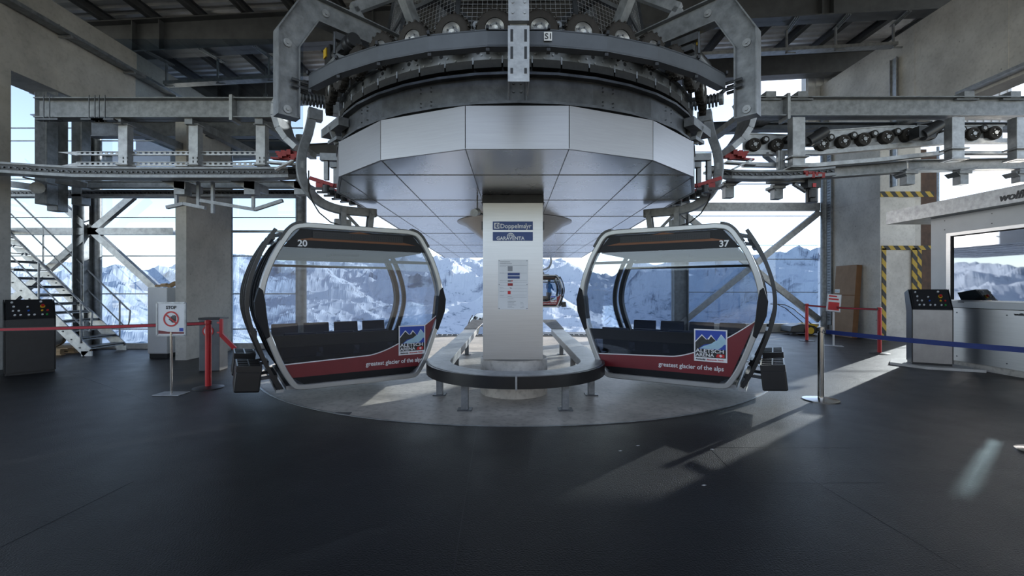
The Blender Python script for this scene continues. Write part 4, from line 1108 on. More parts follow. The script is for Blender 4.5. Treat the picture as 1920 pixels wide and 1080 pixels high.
m = MB().lathe([(0, -.06), (.03, -.06), (.032, -.045), (.075, -.045), (.08, -.055), (.112, -.055), (.118, -.04), (.118, .04), (0, .04)], (0, 0, 0), (0, 1, 0), 24)
for x, y, r in ((1413, 272, 1), (1455, 273, 1), (1540, 271, 1), (1580, 266, 1), (1618, 262, 1), (1661, 258, 1), (1701, 253, 1), (1742, 251, 1), (1822, 252, 1), (1862, 250, 1), (1435, 262, 0), (1476, 262, 0), (1557, 258, 0), (1600, 254, 0), (1639, 251, 0), (1682, 247, 0), (1764, 242, 0), (1804, 243, 0), (1844, 241, 0)):
    k = 1 if r else .55; c = P(x, y, 8.28)
    m = MB().lathe([(0, -.06*k), (.03*k, -.06*k), (.032*k, -.045*k), (.075*k, -.045*k), (.08*k, -.055*k), (.112*k, -.055*k), (.120*k, -.04*k), (.120*k, .05), (0, .05)], c, (0, 1, 0), 24)
    wh = part('conveyor_wheel' if r else 'belt_pulley', m, 'brown_rubber' if r else 'black_rubber', rf)
    m = MB().cyl(c+Vector((0, -.066*k, 0)), c+Vector((0, -.05*k, 0)), (.034 if r else .06)*k, 12)
    for q in range(4): a = q*PI/2+.4; m.cyl(c+Vector((math.cos(a)*.06*k, -.056*k, math.sin(a)*.06*k)), c+Vector((math.cos(a)*.06*k, -.04*k, math.sin(a)*.06*k)), .01*k, 6)
    part('wheel_hub', m, 'galv_light', wh)
for x, y in ((1528, 252), (1742, 240)):
    m = MB().cyl(P(x-14, y+14, 8.0), P(x+18, y-5, 8.0), .10, 16); m.cb(P(x-12, y+10, 8.05), (.3, .2, .2)); m.cyl(P(x+18, y-5, 8.0), P(x+21, y-7, 8.0), .08, 16); m.bar(P(x-24, y-6, 8.05), P(x+5, y-12, 8.05), .03, .03); part('drive_motor_unit', m, 'black_metal', rf, smooth=True)
def rail(pts, h_, nm, Y=8.35, mm='galv', w_=.12):
    for a, b in zip(pts, pts[1:]): m = MB().bar(P(*a, Y), P(*b, Y), w_, h_); part(nm, m, mm, rf)
rail([(1393, 287), (1535, 287), (1660, 276), (1795, 265), (1900, 265)], .08, 'side_rail', mm='galv_light'); rail([(1393, 309), (1520, 311), (1650, 300), (1765, 287)], .07, 'side_rail', mm='galv_light'); rail([(1790, 287), (1990, 287)], .05, 'slotted_rail', mm='galv_light')
for a, b in (((1470, 330), (1700, 313)), ((1704, 312), (1990, 306))): m = MB().ibeam(P(*a, 8.7), P(*b, 8.7), .2, .21, .018); part('lower_beam', m, 'galv', rf)
m = MB().bar(P(1435, 290, 8.3), P(1475, 322, 9.4), .1, .08); part('diagonal_strut', m, 'galv', rf)
m = MB().bar(P(1466, 283, 8.2), P(1466, 320, 8.2), .08, .06, (0, 1, 0)); m.bar(P(1459, 283, 8.2), P(1459, 318, 8.2), .04, .06, (0, 1, 0)); part('bracket_plate', m, 'galv_light', rf)
chain_track([(1330, 318), (1345, 324), (1370, 328), (1420, 329), (1480, 328), (1540, 324), (1560, 322)], [8.6, 8.3, 8.2, 8.15, 8.1, 8.1, 8.1], rf, .16, .14)
for x, y0, y1 in ((1365, 340, 372), (1456, 345, 374), (1701, 318, 347), (1801, 318, 347), (1912, 318, 343)):
    m = MB().bar(P(x, y0, 8.6), P(x, y1, 8.6), .16, .16, (0, 1, 0)); m.bar(P(x-14, y0+8, 8.6), P(x+10, y0+8, 8.6), .26, .05); m.prism([P(x-8, y0+4, 8.5), P(x+34, y0-6, 8.5), P(x+34, y0-3, 8.5), P(x, y0+12, 8.5)], (0, .25, 0)); part('rail_bracket', m, 'galv', rf, bevel=.006)
m = MB().bar(P(1440, 341, 8.3), P(1510, 341, 8.3), .15, .05); m.bar(P(1488, 345, 8.3), P(1512, 360, 8.3), .08, .04); part('motor_bracket', m, 'galv', rf)
m = MB().cb(P(1520, 344, 8.25), (.24, .22, .20)); m.cyl(P(1522, 352, 8.25), P(1522, 380, 8.25), .10, 16); m.cb(P(1524, 363, 8.14), (.1, .05, .14)); mo = part('gear_motor', m, 'black_metal', rf, bevel=.006)
m = MB().cb(P(1527, 347, 8.13), (.06, .01, .07)); part('warning_sticker', m, 'red_paint', mo)
m = MB()
for k in range(12): m.cb(P(1508+k*3.1, 326+(k % 3)*2-1, 8.05-(k % 2)*.04), (.05, .06, .03+.03*(k % 3)))
m.bar(P(1505, 322, 8.05), P(1546, 326, 8.05), .06, .03); part('switch_mechanism', m, 'red_machine', rf)
for s in (-1, 1):
    m = MB(); xb = 532 if s < 0 else 1388
    for k in range(16): m.cb(P(xb+s*(k*2.6-10)*-1, 286+(k % 4)*3, 7.9-(k % 3)*.06), (.07, .08, .03+.03*(k % 3)))
    m.bar(P(xb-22, 297, 7.85), P(xb+24, 300, 7.85), .1, .03)
    part('switch_mechanism', m, 'red_machine', rf if s > 0 else lf)
    m = MB().bar(P(xb-28, 305, 7.9), P(xb+28, 309, 7.9), .12, .03); m.bar(P(xb-15, 318, 7.8), P(xb+20, 300, 7.8), .08, .03); part('switch_blade', m, 'galv_light', rf if s > 0 else lf)

# ------------------------------------------------------------ left side furniture
def console(name, label, loc, rz_, face_mat, body_mat):
    t = thing(name, label, 'control console', loc, rz_)
    prof = [(.0, .04), (.0, .98), (.24, 1.33), (.50, 1.27), (.36, .92), (.36, .04)]
    m = MB()
    for s in (-1, 1): m.prism([(s*.31-(.012 if s < 0 else 0)+(0 if s < 0 else -.0), y, z) for y, z in prof], (.012, 0, 0))
    for (y0, z0), (y1, z1) in zip(prof[1:-1], prof[2:]): m.prism([(-.30, y0, z0), (.30, y0, z0), (.30, y1, z1), (-.30, y1, z1)], (0, .0, -.01))
    m.box((-.31, .02, 0), (.31, .34, .04))
    part('housing', m, body_mat, t)
    m = MB().box((-.305, -.006, .04), (.305, .01, .97)); part('front_panel', m, face_mat, t, bevel=.003)
    n = Vector((0, -.35, .24)).normalized(); u = Vector((0, .24, .35)).normalized(); o = Vector((0, .0, .98))
    M = Matrix((Vector((1, 0, 0)), u, n)).transposed().to_4x4(); M.translation = o
    Mr = M
    m = MB().box((-.27, .04, .003), (.27, .40, .010), Mr); cp = part('control_panel', m, 'ink_black', t)
    for k, (x, y, c, r) in enumerate(((-.22, .35, 'sign_white', .016), (-.20, .26, 'sign_white', .016), (-.21, .17, 'sign_white', .014), (-.14, .17, 'sign_white', .016), (-.19, .08, 'sign_white', .016), (-.12, .08, 'sign_white', .016), (-.03, .25, 'sign_white', .014), (-.02, .17, 'button_blue', .014), (-.02, .08, 'sign_white', .016), (.05, .08, 'sign_white', .016), (.14, .36, 'sign_white', .018), (.16, .26, 'yellow', .034), (.15, .17, 'yellow', .016), (.22, .17, 'ink_red', .016), (.15, .08, 'sign_white', .014), (.21, .08, 'button_green', .014))):
        a = Mr @ Vector((x, y, .01)); b = Mr @ Vector((x, y, .03))
        m = MB().cyl(a, b, r, 12); bt = part('button', m, c, cp)
        if c == 'yellow' and r > .03:
            m = MB().cyl(b, Mr @ Vector((x, y, .06)), .022, 12); part('button', m, 'ink_red', cp)
    return t
console('control_console', 'black control console with slanted button panel beside the left column', (-8.62, 8.15, .012), R(50), 'black_metal', 'black_metal')
console('control_console', 'grey fronted control console with slanted black button panel beside the white booth', (8.08, 8.75, .06), R(-28), 'console_steel', 'black_metal').scale = (.95, 1, 1.1)
solo('console_plinth', MB().prism([(7.6, 9.15, .012), (7.85, 8.6, .012), (8.6, 8.25, .012), (8.68, 9.3, .012), (8.0, 9.6, .012)], (0, 0, .048)), 'concrete', 'low pale plinth under the console beside the booth', 'plinth')
def plane_text(t, par): pass
# stop sign stand
sx_, sy_ = -4.94, 6.6
t = thing('sign_stand', 'standing framed STOP sign with crossed hand on a thin pole', 'sign', (sx_, sy_, .012), R(0))
m = MB().box((-.19, -.12, 0), (.19, .12, .012)); part('base_plate', m, 'galv_light', t, bevel=.004)
m = MB().cyl((0, 0, .012), (0, 0, .9), .016, 12); part('pole', m, 'chrome', t, smooth=True)
m = MB(); w_, z0, z1 = .205, .85, 1.325
for a, b in (((-w_, z0), (w_, z0)), ((-w_, z1), (w_, z1)), ((-w_, z0), (-w_, z1)), ((w_, z0), (w_, z1))): m.bar((a[0], 0, a[1]), (b[0], 0, b[1]), .022, .022)
fr_ = part('sign_frame', m, 'galv_light', t)
m = MB().box((-w_, -.003, z0), (w_, .003, z1)); pn = part('sign_panel', m, 'sign_white', t)
text('STOP', .062, facing((0, -.006, 1.235)), 'ink_black', pn, bold=.0022, align='CENTER')
c0 = Vector((0, -.006, 1.09))
def annulus(c, r0, r1, n=32, th=.002):
    m = MB()
    for k in range(n):
        a0, a1 = 2*PI*k/n, 2*PI*(k+1)/n
        m.prism([(c[0]+math.cos(a0)*r0, c[1], c[2]+math.sin(a0)*r0), (c[0]+math.cos(a0)*r1, c[1], c[2]+math.sin(a0)*r1), (c[0]+math.cos(a1)*r1, c[1], c[2]+math.sin(a1)*r1), (c[0]+math.cos(a1)*r0, c[1], c[2]+math.sin(a1)*r0)], (0, th, 0))
    return m
def handmark(c, k, y):
    m = MB().prism([(c[0]+x*k, y, c[2]+z*k) for x, z in ((-.3, -.55), (.2, -.6), (.45, -.2), (.42, .1), (-.38, .1), (-.42, -.2))], (0, .0015, 0))
    for x, l in ((-.33, .5), (-.12, .68), (.1, .72), (.31, .6)): m.bar((c[0]+x*k, y, c[2]+.05*k), (c[0]+(x*1.15)*k, y, c[2]+l*k), .15*k, .0015, (0, 1, 0))
    m.bar((c[0]-.3*k, y, c[2]-.35*k), (c[0]-.78*k, y, c[2]+.05*k), .15*k, .0015, (0, 1, 0))
    return m
part('hand_symbol', handmark((.035, 0, 1.085), .085, -.0075), 'ink_black', pn)
mm = annulus(c0+Vector((0, -.002, 0)), .092, .112); mm.bar((-.075, -.008, 1.155), (.075, -.008, 1.025), .02, .002, (0, 1, 0)); part('prohibition_ring', mm, 'ink_red', pn)
part('bottom_stripe', MB().prism([(-.185, -.0065, .875), (.185, -.0065, .875), (.185, -.0065, .90), (-.05, -.0065, .905), (-.185, -.0065, .925)], (0, .003, 0)), 'cabin_red', pn)
part('corner_logo', MB().box((.12, -.008, .91), (.175, -.004, .96)), 'logo_blue', pn)
# stanchions
def stanchion(name, label, loc, h_, mat_, base, r=.038, rb=.2, head=None, group=None):
    t = thing(name, label, 'stanchion', loc, 0, group)
    m = MB().lathe([(0, 0), (rb, 0), (rb, .012), (rb*.8, .022), (.05, .035), (0, .035)], (0, 0, 0), (0, 0, 1), 32); part('base', m, base, t, smooth=True)
    m = MB().lathe([(0, .03), (r, .03), (r, h_-.07), (r*.8, h_-.065), (r*.8, h_-.055), (r*1.15, h_-.05), (r*1.15, h_), (r*.6, h_+.008), (0, h_+.008)], (0, 0, 0), (0, 0, 1), 24); part('post', m, mat_, t, smooth=True)
    m = MB().box((-r*1.3, -.012, h_-.06), (r*1.3, .012, h_-.005)); part('belt_slot', m, 'black_plastic', t)
    return t
def belt(label, p, q, mat_, h_=.05, name='barrier_belt', edge=None, sag=.012):
    p, q = Vector(p), Vector(q); m = MB(); vs = []; n = 16; side = Vector(((q-p).y, -(q-p).x, 0)).normalized()
    v = [p.lerp(q, i/n)-Vector((0, 0, sag*4*(i/n)*(1-i/n))) for i in range(n+1)]
    for c in v:
        for a, b in ((-1, -1), (1, -1), (1, 1), (-1, 1)): vs.append(c+side*a*.0015+Vector((0, 0, b*h_/2)))
    fs = [(0, 1, 2, 3), tuple(n*4+k for k in (3, 2, 1, 0))]
    for i in range(n):
        for k in range(4): fs.append((i*4+k, (i+1)*4+k, (i+1)*4+(k+1) % 4, i*4+(k+1) % 4))
    m.add(vs, fs); t = solo(name, m, mat_, label, 'barrier belt')
    if edge:
        m = MB()
        for s in (-1, 1): m.strip([c+Vector((0, 0, s*(h_/2-.004))) for c in v], .005, .009)
        o = part('edge', m, edge, None, loc=t.location); o.location = (0, 0, 0); o.parent = t
    return t
stanchion('belt_stanchion', 'red stanchion with black base right of the STOP sign', (-4.67, 7.0, .012), 1.04, 'red_paint', 'black_metal', .043, .21)
stanchion('belt_stanchion', 'red stanchion just outside the left edge of the picture', (-8.75, 7.15, .012), 1.0, 'red_paint', 'black_metal', .043, .21)
belt('red and black barrier belt stretched across the left side behind the STOP sign', (-8.70, 7.15, .885), (-4.71, 7.0, 1.005), 'red_belt', .055, edge='black_rubber')
t = thing('pedestal_box', 'dark grey pedestal box with prohibition sticker and bent red lever', 'pedestal', (-5.60, 8.42, .012), R(6))
m = MB().box((-.18, -.0, 0), (.18, .30, .97)); part('housing', m, 'girder_paint', t, bevel=.012)
m = MB().box((-.19, -.01, .95), (.19, .31, .985)); part('lid', m, 'black_metal', t, bevel=.004)
st_ = part('sticker', annulus(Vector((-.02, -.006, .74)), .0, .095), 'sign_white', t); part('sticker_ring', annulus(Vector((-.02, -.009, .74)), .075, .098), 'ink_red', st_); part('sticker_hand', handmark((-.01, 0, .735), .06, -.009), 'ink_black', st_)
m = MB().bar((.26, -.1, .97), (.26, -.1, .66), .05, .04, (0, 1, 0)); m.bar((.26, -.1, .68), (.50, -.1, .42), .07, .04, (0, 1, 0)); part('lever', m, 'red_paint', t)
m = MB().bar((.17, -.05, .90), (.27, -.1, .90), .03, .03); m.bar((.17, -.05, .72), (.27, -.1, .72), .03, .03); each('lever_pin', m, 'red_paint', t)
t = thing('switch_cabinet', 'tall white electrical cabinet standing left of the concrete wall end', 'cabinet', (-7.72, 9.95, .012))
m = MB().box((-.24, 0, .10), (.19, .45, 1.55)); part('body', m, 'white_panel', t, bevel=.008)
m = MB().box((-.235, -.012, .12), (.185, 0, 1.54)); dr = part('door', m, 'white_panel', t, bevel=.004); part('handle', MB().box((.14, -.028, .78), (.16, -.012, .9)), 'black_plastic', dr)
m = MB().box((-.22, .02, 0), (.17, .43, .10)); part('plinth', m, 'black_metal', t)
m = MB()
for k in range(9): m.cb((-.16+.035*k, .12+.04*(k % 4), .012*(k % 3)), (.10, .05, .02), Matrix.Rotation(.5*k, 4, 'Z') if False else Matrix.Translation((0, 0, 0)))
o = solo('scrap_pile', MB().bar((-7.9, 10.1, 1.60), (-7.6, 10.2, 1.60), .12, .05).bar((-7.85, 10.2, 1.63), (-7.62, 10.05, 1.64), .05, .03).cyl((-7.62, 10.1, 1.58), (-7.58, 10.25, 1.66), .05, 10), 'wood', 'scraps of wood and cloth lying on top of the white cabinet', 'scraps', loc=(-7.75, 10.15, 1.562))
# staircase
t = thing('staircase', 'open metal staircase with tubular railings climbing to the left', 'staircase', (-9.7, 10.8, 0), world=True)
sl = .97; xa = -9.62
for y, off in ((10.3, 0), (11.28, -.05)):
    m = MB().bar((xa+off+.02, y, .09), (xa+off-4.3, y, .09+4.3*sl), .03, .24); m.box((xa+off-.12, y-.015, .012), (xa+off+.12, y+.015, .12)); sg = part('stringer', m, 'galv_light', t)
    m = MB()
    for k in range(22): m.cyl((xa-.15-.19*k, y-.028, .20+.19*k*sl), (xa-.15-.19*k, y+.028, .20+.19*k*sl), .018, 6)
    part('stringer_bolts', m, 'galv_dark', sg)
for k in range(20):
    x = xa-.12-.205*k; z = .20+.199*k
    m = MB().box((x-.13, 10.32, z-.02), (x+.13, 11.26, z+.012)); m.box((x+.11, 10.32, z-.05), (x+.13, 11.26, z)); part('tread', m, 'galv', t)
for y in (10.28, 11.3):
    P0 = Vector((xa+.12, y, 1.02)); P1 = Vector((xa-4.2, y, 1.02+4.32*sl))
    m = MB().tube([P0+Vector((0, 0, -.28)), P0+Vector((.02, 0, -.03)), P0+Vector((-.05, 0, .02)), P1], .020, 8); part('handrail', m, 'galv_light', t, smooth=True)
    m = MB().tube([P0+Vector((0, 0, -.28)), P0+Vector((-.04, 0, -.45)), P0+Vector((-.12, 0, -.42)), P1+Vector((0, 0, -.46))], .016, 8); part('mid_rail', m, 'galv_light', t, smooth=True)
    for k in range(5):
        x = xa-.12-.95*k; z = 1.02+(.24+.95*k)*sl
        m = MB().cyl((x, y, z-.95), (x, y, z), .019, 8); part('rail_post', m, 'galv_light', t)
# pallet with spare sheaves
t = thing('pallet', 'wooden pallet under the staircase', 'pallet', (-11.3, 10.78, .012))
m = MB()
for y in (-.35, -.175, 0, .175, .35): m.box((-1.0, y-.05, .12), (1.0, y+.05, .142))
part('deck_boards', m, 'wood', t)
for x in (-.9, -.45, 0, .45, .9):
    for y in (-.33, 0, .33): part('block', MB().box((x-.07, y-.05, .02), (x+.07, y+.05, .12)), 'wood', t)
part('runners', MB().box((-1, -.38, 0), (1, -.28, .02)).box((-1, -.05, 0), (1, .05, .02)).box((-1, .28, 0), (1, .38, .02)), 'wood', t)
def sheave(lab, loc, rz_, src=None):
    if src: t = copy_tree(src); t.location = loc; t.rotation_euler = (0, 0, rz_); return tag(t, lab, 'rope pulley', 'spare pulleys on the pallet')
    t = thing('rope_pulley', lab, 'rope pulley', loc, rz_, 'spare pulleys on the pallet')
    m = MB().lathe([(.06, -.12), (.20, -.12), (.245, -.11), (.245, -.08), (.21, -.05), (.21, .05), (.245, .08), (.245, .11), (.20, .12), (.06, .12)], (0, 0, .245), (0, 1, 0), 32); part('rim', m, 'chrome', t, smooth=True)
    m = MB().lathe([(.0, -.10), (.05, -.13), (.085, -.13), (.085, -.09), (.18, -.07), (.18, .07), (0, .1)], (0, 0, .245), (0, 1, 0), 24); part('hub', m, 'galv_dark', t, smooth=True)
    m = MB().lathe([(.065, -.135), (.095, -.135), (.095, -.125), (.065, -.125)], (0, 0, .245), (0, 1, 0), 24); part('bearing_ring', m, 'white_panel', t)
    return t
s0 = sheave('metal rope pulley on the pallet, right of the black console', (-10.75, 10.62, .155), R(25))
sheave('metal rope pulley behind the foremost one on the pallet', (-11.12, 10.98, .155), R(25), s0)
sheave('metal rope pulley on the pallet, left of the black console', (-12.0, 10.75, .155), R(25), s0)

# ------------------------------------------------------------ right side furniture
stanchion('belt_stanchion', 'brushed steel stanchion holding a blue belt in front of the right gondola', (4.24, 6.25, .012), 1.0, 'chrome', 'chrome', .038, .22)
stanchion('belt_stanchion', 'brushed steel stanchion whose foot shows at the right edge of the floor', (4.98, 4.25, .012), 1.0, 'chrome', 'chrome', .038, .20)
belt('blue barrier belt running from the steel stanchion to the right edge', (4.28, 6.2, .955), (4.96, 4.3, .955), 'blue_belt', .055)
stanchion('belt_stanchion', 'red stanchion farther back beside the floor sweeper', (8.55, 13.2, .012), 1.08, 'red_paint', 'black_metal', .042, .2)
stanchion('belt_stanchion', 'red stanchion in front of the striped pillar', (8.6, 10.65, .012), 1.08, 'red_paint', 'black_metal', .042, .2)
belt('thin red barrier belt between the two red stanchions by the striped pillar', (8.55, 13.15, 1.045), (8.6, 10.7, 1.045), 'red_belt', .05, edge='black_rubber')
t = thing('sign_stand', 'small tilted notice on a pale pole between the two red stanchions', 'sign', (8.55, 12.1, .012), R(-25))
part('base_plate', MB().box((-.2, -.15, 0), (.2, .15, .01)), 'galv_light', t); part('pole', MB().box((-.022, -.01, .01), (.022, .01, .95)), 'white_panel', t)
Mt = Matrix.Translation((0, -.02, 1.14)) @ Matrix.Rotation(R(-14), 4, 'X') @ Matrix.Rotation(R(6), 4, 'Y')
m = MB().box((-.16, -.01, -.24), (.16, .008, .24), Mt); part('sign_frame', m, 'galv_light', t)
pn = part('sign_panel', MB().box((-.145, -.013, -.225), (.145, -.008, .225), Mt), 'sign_white', t)
m = MB().box((-.12, -.016, -.2), (.12, -.012, .02), Mt); m.box((-.12, -.016, .16), (.06, -.012, .2), Mt); m.box((-.12, -.016, .08), (.1, -.012, .12), Mt); part('printed_block', m, 'ink_red', pn)
t = thing('cardboard_package', 'tall flat cardboard package leaning against the right concrete wall', 'package', (10.45, 14.45, .012), 0)
Mt = Matrix.Rotation(math.atan(.07), 4, 'Y')
part('carton', MB().box((0, -.45, 0), (.17, .45, 2.26), Mt), 'cardboard', t, bevel=.006)
part('tape', MB().box((-.002, -.452, 1.30), (.172, .452, 1.33), Mt).box((-.002, -.452, .06), (.172, .452, .08), Mt), 'cardboard_edge', t)
part('edge', MB().box((.004, -.455, .004), (.166, -.45, 2.25), Mt), 'cardboard_edge', t)
lb = part('label_sticker', MB().box((-.004, .2, 1.38), (0, .42, 1.50), Mt), 'sign_white', t)
part('printed_mark', MB().box((-.006, .34, 1.415), (-.003, .40, 1.465), Mt).box((-.006, .23, 1.42), (-.003, .32, 1.445), Mt), 'logo_ice', lb)
# sweeper
t = thing('floor_sweeper', 'green and black push floor sweeper with yellow wheels by the right window', 'sweeper', (9.62, 15.2, .012), R(0))
m = MB().lathe([(0, -.33), (.17, -.31), (.19, -.1), (.19, .1), (.17, .31), (0, .33)], (-.25, 0, .20), (1, 0, 0), 16)
part('body', MB().prism([(-.5, -.3, .08), (.42, -.3, .06), (.46, -.3, .18), (.30, -.3, .30), (-.1, -.3, .36), (-.45, -.3, .28)], (0, .6, 0)), 'black_plastic', t, bevel=.03)
part('cover', MB().prism([(.0, -.28, .33), (.50, -.28, .20), (.52, -.28, .26), (.25, -.28, .37)], (0, .56, 0)), 'yellow', t, bevel=.01)
for x in (.12,):
    w1 = part('wheel', MB().cyl((x, -.36, .15), (x, -.30, .15), .15, 24), 'black_rubber', t); part('wheel_disc', MB().cyl((x, -.37, .15), (x, -.36, .15), .11, 24), 'yellow', w1)
part('side_brush', MB().cyl((-.42, -.35, .0), (-.42, -.35, .07), .14, 16, .05), 'black_rubber', t)
m = MB()
for y in (-.22, .22): m.tube([(.3, y, .3), (-.35, y, .85), (-.62, y, .98), (-.85, y, 1.0)], .014, 8)
m.tube([(-.85, -.22, 1.0), (-.85, .22, 1.0)], .018, 8); part('handle', m, 'black_metal', t)
# ------------------------------------------------------------ booth
kx, ky0, ky1 = 8.7, 2.4, 9.45
kb = thing('ticket_booth', 'white panelled operator booth with long tinted window at the right edge', 'booth', (9.9, 6, 0), world=True)
part('base_kerb', MB().box((kx+.03, ky0, .012), (11.3, ky1-.03, .13)), 'concrete_floor', kb)
wz0, wz1, wy1 = 1.31, 2.58, 9.02
part('lower_panel', MB().box((kx, ky0, .13), (kx+.08, ky1, 1.16)), 'brushed', kb)
m = MB().box((kx-.006, ky0, 1.17), (kx+.08, ky1, wz0)); part('sill_panel', m, 'white_panel', kb, bevel=.003)
part('corner_panel', MB().box((kx, wy1+.09, wz0), (kx+.08, ky1, 2.98)), 'white_panel', kb)
part('upper_panel', MB().box((kx, ky0, wz1+.06), (kx+.08, wy1+.09, 2.98)), 'white_panel', kb)
m = MB().box((kx-.012, wy1, wz0), (kx+.07, wy1+.09, wz1+.06)); m.box((kx-.012, ky0, wz1), (kx+.07, wy1, wz1+.06)); m.box((kx-.014, ky0, wz0-.015), (kx+.07, wy1, wz0+.012)); wf = part('window_frame', m, 'brushed', kb)
part('window_gasket', MB().box((kx-.004, wy1-.02, wz0), (kx+.05, wy1, wz1)).box((kx-.004, ky0, wz1-.02), (kx+.05, wy1, wz1)), 'black_rubber', wf)
part('window_pane', MB().box((kx+.02, ky0, wz0), (kx+.03, wy1, wz1)), 'kiosk_glass', kb)
m = MB()
for y in (8.9, 8.0, 7.1, 6.2, 5.3):
    for z in (.22, 1.07): m.cyl((kx-.006, y, z), (kx, y, z), .012, 8)
    for z in (2.72, 2.9): m.cyl((kx-.006, y+.25, z), (kx, y+.25, z), .010, 8)
m.cyl((kx-.01, 9.1, .2), (kx, 9.1, .2), .03, 12)
part('rivets', m, 'galv_dark', kb)
part('vent_slot', MB().box((kx-.009, 8.75, 1.27), (kx-.005, 8.87, 1.285)).box((kx-.009, 7.2, 1.27), (kx-.005, 7.33, 1.285)), 'ink_black', kb)
part('end_wall', MB().box((kx+.08, ky1-.08, .13), (11.3, ky1, 1.2)).box((kx+.08, ky1-.08, 2.6), (11.3, ky1, 2.98)).box((kx+.08, ky1-.08, 1.2), (10.75, ky1, 2.6)).box((11.0, ky1-.08, 1.2), (11.3, ky1, 2.6)), 'white_panel', kb)  # end opening mostly filled in to stop sun passing through the booth
part('end_wall', MB().box((kx+.08, ky0, .13), (11.3, ky0+.08, 2.98)), 'white_panel', kb)
part('rear_wall', MB().box((11.22, ky0, .13), (11.3, ky1, 1.2)).box((11.22, ky0, 2.5), (11.3, ky1, 2.98)).box((11.22, ky0, 1.2), (11.3, 8.3, 2.5)), 'girder_paint', kb)  # rear opening narrowed to keep a sun patch off the floor
rfk = part('roof_slab', MB().box((8.45, 1.9, 2.985), (11.5, 10.28, 3.27)), 'galv_light', kb)
ft = facing((8.445, 7.9, 3.05), (0, -1, 0)); text('wolfh', .18, ft, 'ink_black', rfk, bold=.005, shear=.25, sx=1.1)
text('wolfh', .062, facing((kx-.008, 7.88, 1.075), (0, -1, 0)), 'ink_black', kb, bold=.002, shear=.0, sx=1.1)
t = thing('desk', 'dark desk inside the booth', 'desk', (9.3, 7, .13), world=True)
part('desk_top', MB().box((8.95, 3, 1.20), (9.7, 9.2, 1.25)), 'black_metal', t); part('desk_body', MB().box((9.0, 3, .13), (9.65, 9.15, 1.2)), 'girder_paint', t)
t = thing('monitor', 'dark computer monitor behind the booth window', 'monitor', (9.3, 8.5, 1.25), R(-70)); part('screen', MB().box((-.25, -.02, .12), (.25, .02, .45)), 'black_plastic', t); part('stand', MB().box((-.1, -.06, 0), (.1, .06, .012)).box((-.02, -.01, 0), (.02, .03, .2)), 'black_plastic', t)
t = thing('jacket_heap', 'dark jacket lying on the desk inside the booth', 'jacket', (9.15, 8.75, 1.25)); part('cloth', MB().lathe([(0, .18), (.1, .17), (.16, .1), (.22, .04), (.3, 0), (0, 0)], (0, 0, 0), (0, 0, 1), 9), 'black_rubber', t, smooth=True)
# litter on the floor
for k, (px, py, lab) in enumerate(((1163, 848, 'small white scrap'), (1196, 838, 'torn paper bit'), (1320, 913, 'whitish smear of snow'), (640, 777, 'metal drain grate'), (1335, 845, 'small snow crumb'))):
    x, y = fl(px, py)
    if 'drain' in lab:
        t = MB().box((x-.1, y-.08, 0), (x+.1, y+.08, .006)); solo('drain_grate', t, 'galv_dark', 'small metal drain grate in the concrete left of the rail', 'drain'); continue
    m = MB().prism([(x-.018, y, .012), (x-.004, y-.009, .012), (x+.02, y+.003, .012), (x+.006, y+.014, .012)], (0, 0, .002))
    solo('floor_scrap', m, 'sign_white', {1163: 'left white scrap of the pair on the dark floor, below the right gondola', 1196: 'right white scrap of the pair on the dark floor, below the right gondola', 1320: 'white scrap lying alone nearest the camera on the dark floor', 1335: 'white scrap at the edge of the floor mat near the concrete'}[px], 'scrap')
# edge grating and fence at the end of the platform
m = MB()
for i in range(62): m.box((-4.6+i*.165, 14.62, 0), (-4.57+i*.165, 14.95, .03))
m.box((-4.6, 14.6, 0), (5.6, 14.63, .035)); m.box((-4.6, 14.93, 0), (5.6, 14.96, .035))
struct('trim_3', m, 'galv')

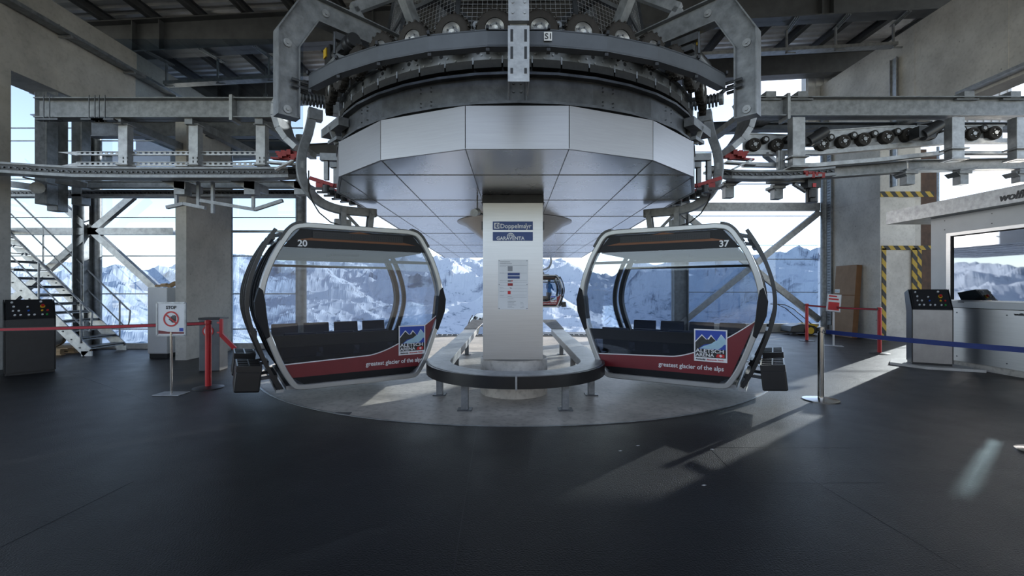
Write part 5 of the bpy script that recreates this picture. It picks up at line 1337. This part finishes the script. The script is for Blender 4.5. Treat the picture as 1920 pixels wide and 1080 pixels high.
# ------------------------------------------------------------ mountains
def snow_mat():
    m = bpy.data.materials.new('hazy_mountain_snow'); m.use_nodes = True; MATS['hazy_mountain_snow'] = m; t = m.node_tree; b = t.nodes['Principled BSDF']; b.inputs['Roughness'].default_value = .9; b.inputs['Specular IOR Level'].default_value = .1
    g = t.nodes.new('ShaderNodeNewGeometry'); sp = t.nodes.new('ShaderNodeSeparateXYZ'); t.links.new(g.outputs['Normal'], sp.inputs[0])
    n = t.nodes.new('ShaderNodeTexNoise'); n.inputs['Scale'].default_value = .012; n.inputs['Detail'].default_value = 12; n.inputs['Roughness'].default_value = .72; t.links.new(g.outputs['Position'], n.inputs['Vector'])
    a = t.nodes.new('ShaderNodeMath'); a.operation = 'MULTIPLY_ADD'; a.inputs[1].default_value = 1.5; t.links.new(n.outputs['Fac'], a.inputs[0]); t.links.new(sp.outputs[2], a.inputs[2])
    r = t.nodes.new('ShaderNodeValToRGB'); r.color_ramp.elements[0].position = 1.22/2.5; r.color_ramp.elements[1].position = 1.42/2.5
    r.color_ramp.elements[0].color = (.13, .16, .22, 1); r.color_ramp.elements[1].color = (.43, .49, .57, 1)  # bluish low-contrast rock and snow: distance haze put into the colours
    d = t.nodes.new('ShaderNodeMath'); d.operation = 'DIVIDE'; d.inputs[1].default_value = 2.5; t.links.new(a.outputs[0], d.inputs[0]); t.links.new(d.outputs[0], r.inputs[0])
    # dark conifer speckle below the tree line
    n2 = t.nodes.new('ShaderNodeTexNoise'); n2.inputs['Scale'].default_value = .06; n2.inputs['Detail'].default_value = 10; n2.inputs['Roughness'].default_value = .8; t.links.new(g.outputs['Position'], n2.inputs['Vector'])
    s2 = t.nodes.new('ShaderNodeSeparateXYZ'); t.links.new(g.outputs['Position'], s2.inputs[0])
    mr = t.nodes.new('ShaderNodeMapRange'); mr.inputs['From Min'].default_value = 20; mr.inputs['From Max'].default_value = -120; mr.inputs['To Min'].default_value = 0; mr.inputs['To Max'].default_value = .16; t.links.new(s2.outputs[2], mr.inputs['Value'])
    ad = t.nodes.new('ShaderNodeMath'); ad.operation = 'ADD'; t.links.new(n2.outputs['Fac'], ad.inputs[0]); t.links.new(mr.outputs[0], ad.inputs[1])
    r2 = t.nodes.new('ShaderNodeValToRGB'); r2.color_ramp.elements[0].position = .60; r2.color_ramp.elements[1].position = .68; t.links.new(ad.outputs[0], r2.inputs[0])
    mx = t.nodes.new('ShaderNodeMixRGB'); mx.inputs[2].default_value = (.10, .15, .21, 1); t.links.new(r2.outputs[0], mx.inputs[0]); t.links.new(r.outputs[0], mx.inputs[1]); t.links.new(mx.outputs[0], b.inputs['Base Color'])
snow_mat()
RIDGE = [(-1600, 500), (-300, 508), (0, 515), (60, 512), (120, 502), (170, 510), (200, 508), (230, 499), (290, 520), (330, 503), (390, 512), (440, 482), (470, 488), (520, 495), (600, 486), (700, 500), (780, 482), (850, 486), (900, 492), (970, 486), (1030, 490), (1090, 502), (1110, 515), (1150, 520), (1185, 498), (1212, 493), (1250, 502), (1290, 488), (1340, 480), (1400, 484), (1480, 478), (1535, 474), (1700, 490), (1920, 470), (3500, 480)]
def ridge_tan(a):
    px = 960+F*math.tan(a)
    for (x0, y0), (x1, y1) in zip(RIDGE, RIDGE[1:]):
        if x0 <= px <= x1: return (540-(y0+(y1-y0)*(px-x0)/(x1-x0)))/F*math.cos(a)
    return .05
def terrain():
    NA, NR = 1000, 230; vs = []; R0, R1 = 40, 2600
    for j in range(NR+1):
        u = j/NR; r = R0*(R1/R0)**u
        for i in range(NA+1):
            a = R(-84+168*i/NA); x, y = math.sin(a)*r, math.cos(a)*r
            e = ridge_tan(a)
            lo = -.17 if a < R(2) else -.125
            near = lo-.06*math.sin(a*3+1)
            k = max(0, min(1, (u-.18)/.82)); k = k*k*(3-2*k)
            tanv = near+(e-near)*k
            v = Vector((x/520, y/520, 0)); rg = 0; w_ = 1; am = 1
            for q in range(7):
                n_ = (1-abs(noise.noise(v)*1.9))**2; rg += n_*am*w_; w_ = min(1, max(.25, n_*1.6)); v = v*2.07+Vector((3.1, 7.7, 1.3)); am *= .52
            amp = .060*math.sin(min(1, max(0, (u-.05)/.95))*PI)+.009
            vs.append((x, y, 1.55+r*(tanv+amp*(rg-1.0))))
    # drop off behind the ridge so it has a back
    for i in range(NA+1):
        a = R(-84+168*i/NA); r = R1*1.15; vs.append((math.sin(a)*r, math.cos(a)*r, -200))
    fs = []
    for j in range(NR+1):
        for i in range(NA): fs.append((j*(NA+1)+i, j*(NA+1)+i+1, (j+1)*(NA+1)+i+1, (j+1)*(NA+1)+i))
    return MB().add(vs, fs)
struct('ground_mountains', terrain(), 'hazy_mountain_snow', smooth=False)
for o in bpy.data.objects:
    if '_w' in o: del o['_w']
